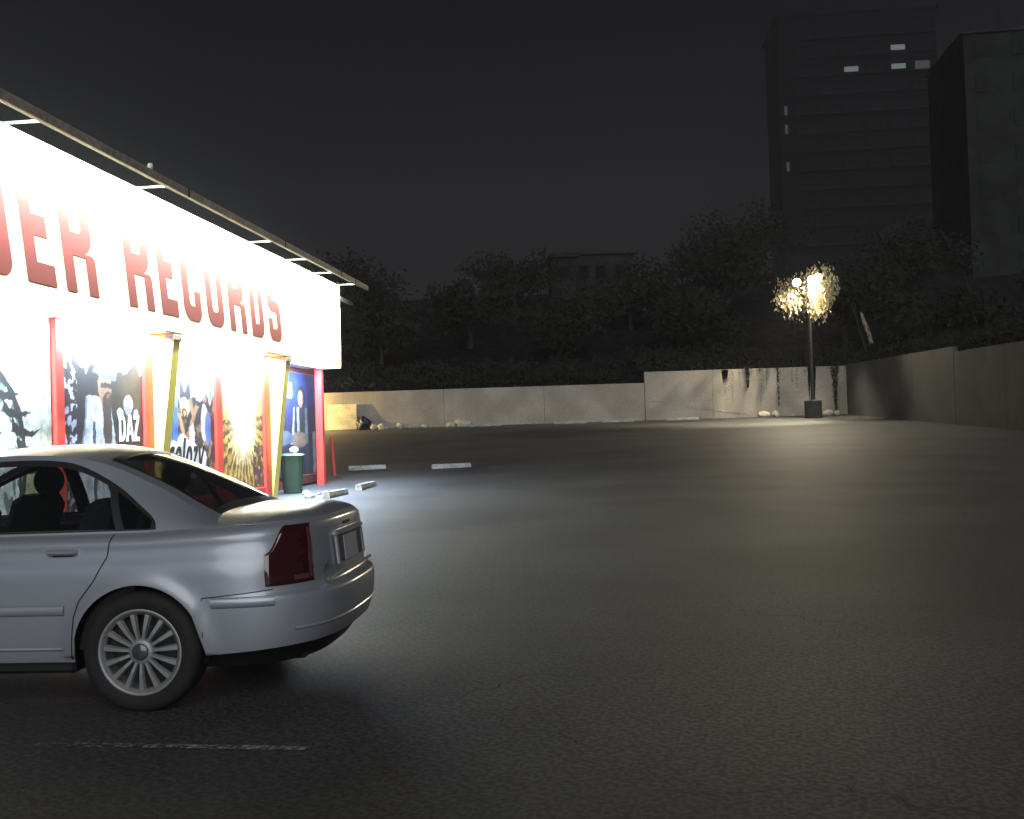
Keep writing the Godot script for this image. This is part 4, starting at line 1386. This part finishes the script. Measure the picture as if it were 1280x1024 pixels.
	box("model_badge", Vector3(0.918, 0.708, 0.50), Vector3(0.008, 0.022, 0.11), M.trim, t, 0.002, Basis(Vector3.UP, 0.16))
	box("maker_badge", Vector3(0.910, 0.915, 0.0), Vector3(0.008, 0.018, 0.16), M.trim, t, 0.002)
	box("lower_lip", Vector3(0.934, 0.640, 0), Vector3(0.012, 0.02, 1.1), M.paint, t, 0.005)
	# bumper strip and dark valance
	st3 = new_st()
	for mir in [1.0, -1.0]:
		surf(st3, func(a: float, b: float) -> Vector3:
			var u := lerpf(2.42, 3.0, a)
			var y := lerpf(0.405, 0.425, b)
			return body_pt(u, y) + body_n(u, y) * (0.001 + 0.008 * sin(b * PI)), 0.0, 1.0, 30, 0.0, 1.0, 4, Vector3(1, 0, 0.2), mir)
	obj("bumper_ridge", st3, M.paint, t, false)
	st3 = new_st()
	for mir in [1.0, -1.0]:
		surf(st3, func(a: float, b: float) -> Vector3:
			var u := lerpf(2.05, 3.0, a)
			var p := body_pt(u, 0.33)
			return Vector3(lerpf(p.x - 0.02, p.x - 0.12, b), lerpf(0.345, 0.21, b), p.z * lerpf(0.96, 0.85, b)), 0.0, 1.0, 30, 0.0, 1.0, 3, Vector3(1, -0.6, 0.2), mir)
	obj("valance", st3, M.black, t, false)
	st3 = new_st()
	add_box(st3, Vector3(-1.35, 0.245, 0), Vector3(1.9, 0.10, 1.62), 0.02)
	add_box(st3, Vector3(-1.4, 0.25, 0), Vector3(4.4, 0.10, 1.08), 0.02)
	add_box(st3, Vector3(0.52, 0.40, 0), Vector3(0.5, 0.2, 1.2), 0.04)
	obj("underbody", st3, M.black, t)
	# cabin floor, shelf and dash
	st3 = new_st()
	add_box(st3, Vector3(-0.9, 0.36, 0), Vector3(2.3, 0.1, 1.5), 0.0)
	add_box(st3, Vector3(0.12, 0.90, 0), Vector3(0.55, 0.04, 1.40), 0.01)
	add_box(st3, Vector3(-0.14, 0.66, 0), Vector3(0.06, 0.5, 1.46), 0.0)
	add_box(st3, Vector3(-2.1, 0.80, 0), Vector3(0.55, 0.22, 1.44), 0.05)
	add_box(st3, Vector3(-1.1, 0.60, 0.80), Vector3(2.1, 0.55, 0.05), 0.0)
	add_box(st3, Vector3(-1.1, 0.60, -0.80), Vector3(2.1, 0.55, 0.05), 0.0)
	obj("cabin_lining", st3, M.seat, t)

func car_wheel(t: Node, c: Vector3, mir: float) -> void:
	var w := Node3D.new()
	w.name = "wheel"
	t.add_child(w, true)
	w.position = c
	var xf := Transform3D(Basis(Vector3(1, 0, 0), Vector3(0, 0, mir), Vector3(0, 1, 0)))      # lathe axis points outwards
	var st := new_st()
	add_lathe(st, [[0.232, -0.10], [0.29, -0.11], [0.316, -0.09], [0.322, -0.05], [0.322, 0.05], [0.316, 0.085], [0.300, 0.108], [0.27, 0.116], [0.240, 0.108], [0.228, 0.100]], xf, 56)
	obj("tyre", st, M.rubber, w)
	st = new_st()
	add_lathe(st, [[0.229, 0.102], [0.221, 0.106], [0.213, 0.098], [0.208, 0.07], [0.205, -0.02], [0.20, -0.09]], xf, 56)
	add_lathe(st, [[0.213, 0.098], [0.200, 0.088], [0.196, 0.070], [0.204, 0.060]], xf, 56)
	obj("rim", st, M.alloy, w)
	st = new_st()
	add_lathe(st, [[0.205, -0.02], [0.08, -0.015], [0.001, -0.015]], xf, 40)
	obj("brake_disc", st, mat(0.03, 0.03, 0.03, 0.6, 0.3), w)
	for k in 15:
		var a := TAU * k / 15.0 + 0.11
		st = new_st()
		st.set_smooth_group(-1)
		var d := Vector3(cos(a), sin(a), 0)
		var s := Vector3(-sin(a), cos(a), 0)
		var z := Vector3(0, 0, mir)
		var ring: Array = []
		for q in [[0.058, 0.0105, 0.088], [0.12, 0.0135, 0.094], [0.203, 0.0205, 0.089]]:
			var p: Vector3 = d * q[0] + z * q[2]
			ring.append([p - s * q[1] - z * 0.018, p - s * q[1] * 0.6, p + s * q[1] * 0.6, p + s * q[1] - z * 0.018])
		for i in 2:
			for j in 3:
				if mir > 0: quad(st, ring[i][j], ring[i][j + 1], ring[i + 1][j + 1], ring[i + 1][j])
				else: quad(st, ring[i][j], ring[i + 1][j], ring[i + 1][j + 1], ring[i][j + 1])
		obj("spoke", st, M.alloy, w)
	st = new_st()
	add_lathe(st, [[0.070, 0.05], [0.072, 0.080], [0.060, 0.092], [0.046, 0.094]], xf, 32)
	obj("hub", st, M.alloy, w)
	st = new_st()
	add_lathe(st, [[0.046, 0.080], [0.046, 0.094], [0.038, 0.100], [0.001, 0.103]], xf, 28)
	obj("hub_cap", st, mat(0.10, 0.10, 0.105, 0.2, 0.5), w)

# ---------------------------------------------------------------- small things
func make_small() -> void:
	# green bin in the recess
	var t := thing("rubbish_bin", "dark green plastic rubbish bin with paper on its lid by the blue poster", "bin", on_ground(-5.16, -24.25), 0.2)
	var st := new_st()
	var sq := func(h: float, r: float) -> Array:
		var a: Array = []
		for k in 24:
			var an := TAU * k / 24.0
			var c := cos(an); var s := sin(an)
			var q := pow(pow(absf(c), 4) + pow(absf(s), 4), -0.25)
			a.append(Vector3(c * q * r, h, s * q * r))
		return a
	var loops := [sq.call(-0.01, 0.20), sq.call(0.02, 0.215), sq.call(0.80, 0.268), sq.call(0.80, 0.285), sq.call(0.85, 0.288), sq.call(0.85, 0.25)]
	st.set_smooth_group(-1)
	for i in loops.size() - 1:
		for k in 24:
			quad(st, loops[i][k], loops[i][(k + 1) % 24], loops[i + 1][(k + 1) % 24], loops[i + 1][k])
	obj("bin_body", st, M.bin, t)
	st = new_st()
	var lid := [sq.call(0.852, 0.295), sq.call(0.875, 0.298), sq.call(0.91, 0.24), sq.call(0.925, 0.10), sq.call(0.925, 0.001)]
	st.set_smooth_group(-1)
	for i in lid.size() - 1:
		for k in 24:
			quad(st, lid[i][k], lid[i][(k + 1) % 24], lid[i + 1][(k + 1) % 24], lid[i + 1][k])
	obj("bin_lid", st, M.bin, t)
	var noise := FastNoiseLite.new()
	noise.seed = 8; noise.frequency = 1.6
	st = new_st()
	add_lump(st, Vector3.ZERO, Vector3(0.10, 0.085, 0.09), noise, 0.5)
	var o := obj("crumpled_paper", st, M.paper, self)
	o.position = on_ground(-5.10, -24.2, 0.985)
	tag(o, "white crumpled paper lying on top of the green bin", "paper")

	# red post beyond the corner
	t = thing("marker_post", "thin red post standing in the lot just past the shop corner", "post", on_ground(-5.27, -30.4))
	st = new_st()
	add_tube(st, [Vector3(0.03, -0.05, 0), Vector3(-0.03, 1.12, 0)], [0.055, 0.05], 14)
	obj("shaft", st, M.red, t)
	st = new_st()
	add_tube(st, [Vector3(-0.03, 1.12, 0), Vector3(-0.031, 1.15, 0)], [0.054, 0.035], 14)
	obj("cap", st, M.red, t)

	# wheel stops
	wheel_stop(on_ground(-4.65, -32.95), 0.38, 1.2, "pale concrete wheel stop lying just right of the red post", "wheel stops beside the shop")
	wheel_stop(on_ground(-1.95, -32.45), 0.36, 1.25, "pale concrete wheel stop out alone in the open lot", "wheel stops beside the shop")
	wheel_stop(on_ground(-3.90, -22.7), 1.38, 1.15, "pale wheel stop nearest the boot of the car", "wheel stops beside the shop")
	wheel_stop(on_ground(-3.57, -25.05), 1.475, 1.5, "wheel stop lying between the corner post and the open lot", "wheel stops beside the shop")
	# cracked lumps near the wheel stops
	var rng := RandomNumberGenerator.new()
	rng.seed = 3
	for k in 7:
		st = new_st()
		noise.seed = 20 + k
		var s := rng.randf_range(0.025, 0.07)
		add_lump(st, Vector3.ZERO, Vector3(s * 1.5, s, s), noise, 0.6, 10, 6)
		var r := obj("concrete_chip", st, M.stop, self)
		r.position = on_ground(rng.randf_range(-4.7, -4.1), rng.randf_range(-24.5, -21.5), s * 0.5)
		tag(r, "small loose concrete chip on the asphalt beside the wheel stops", "rubble", "chips by the wheel stops")
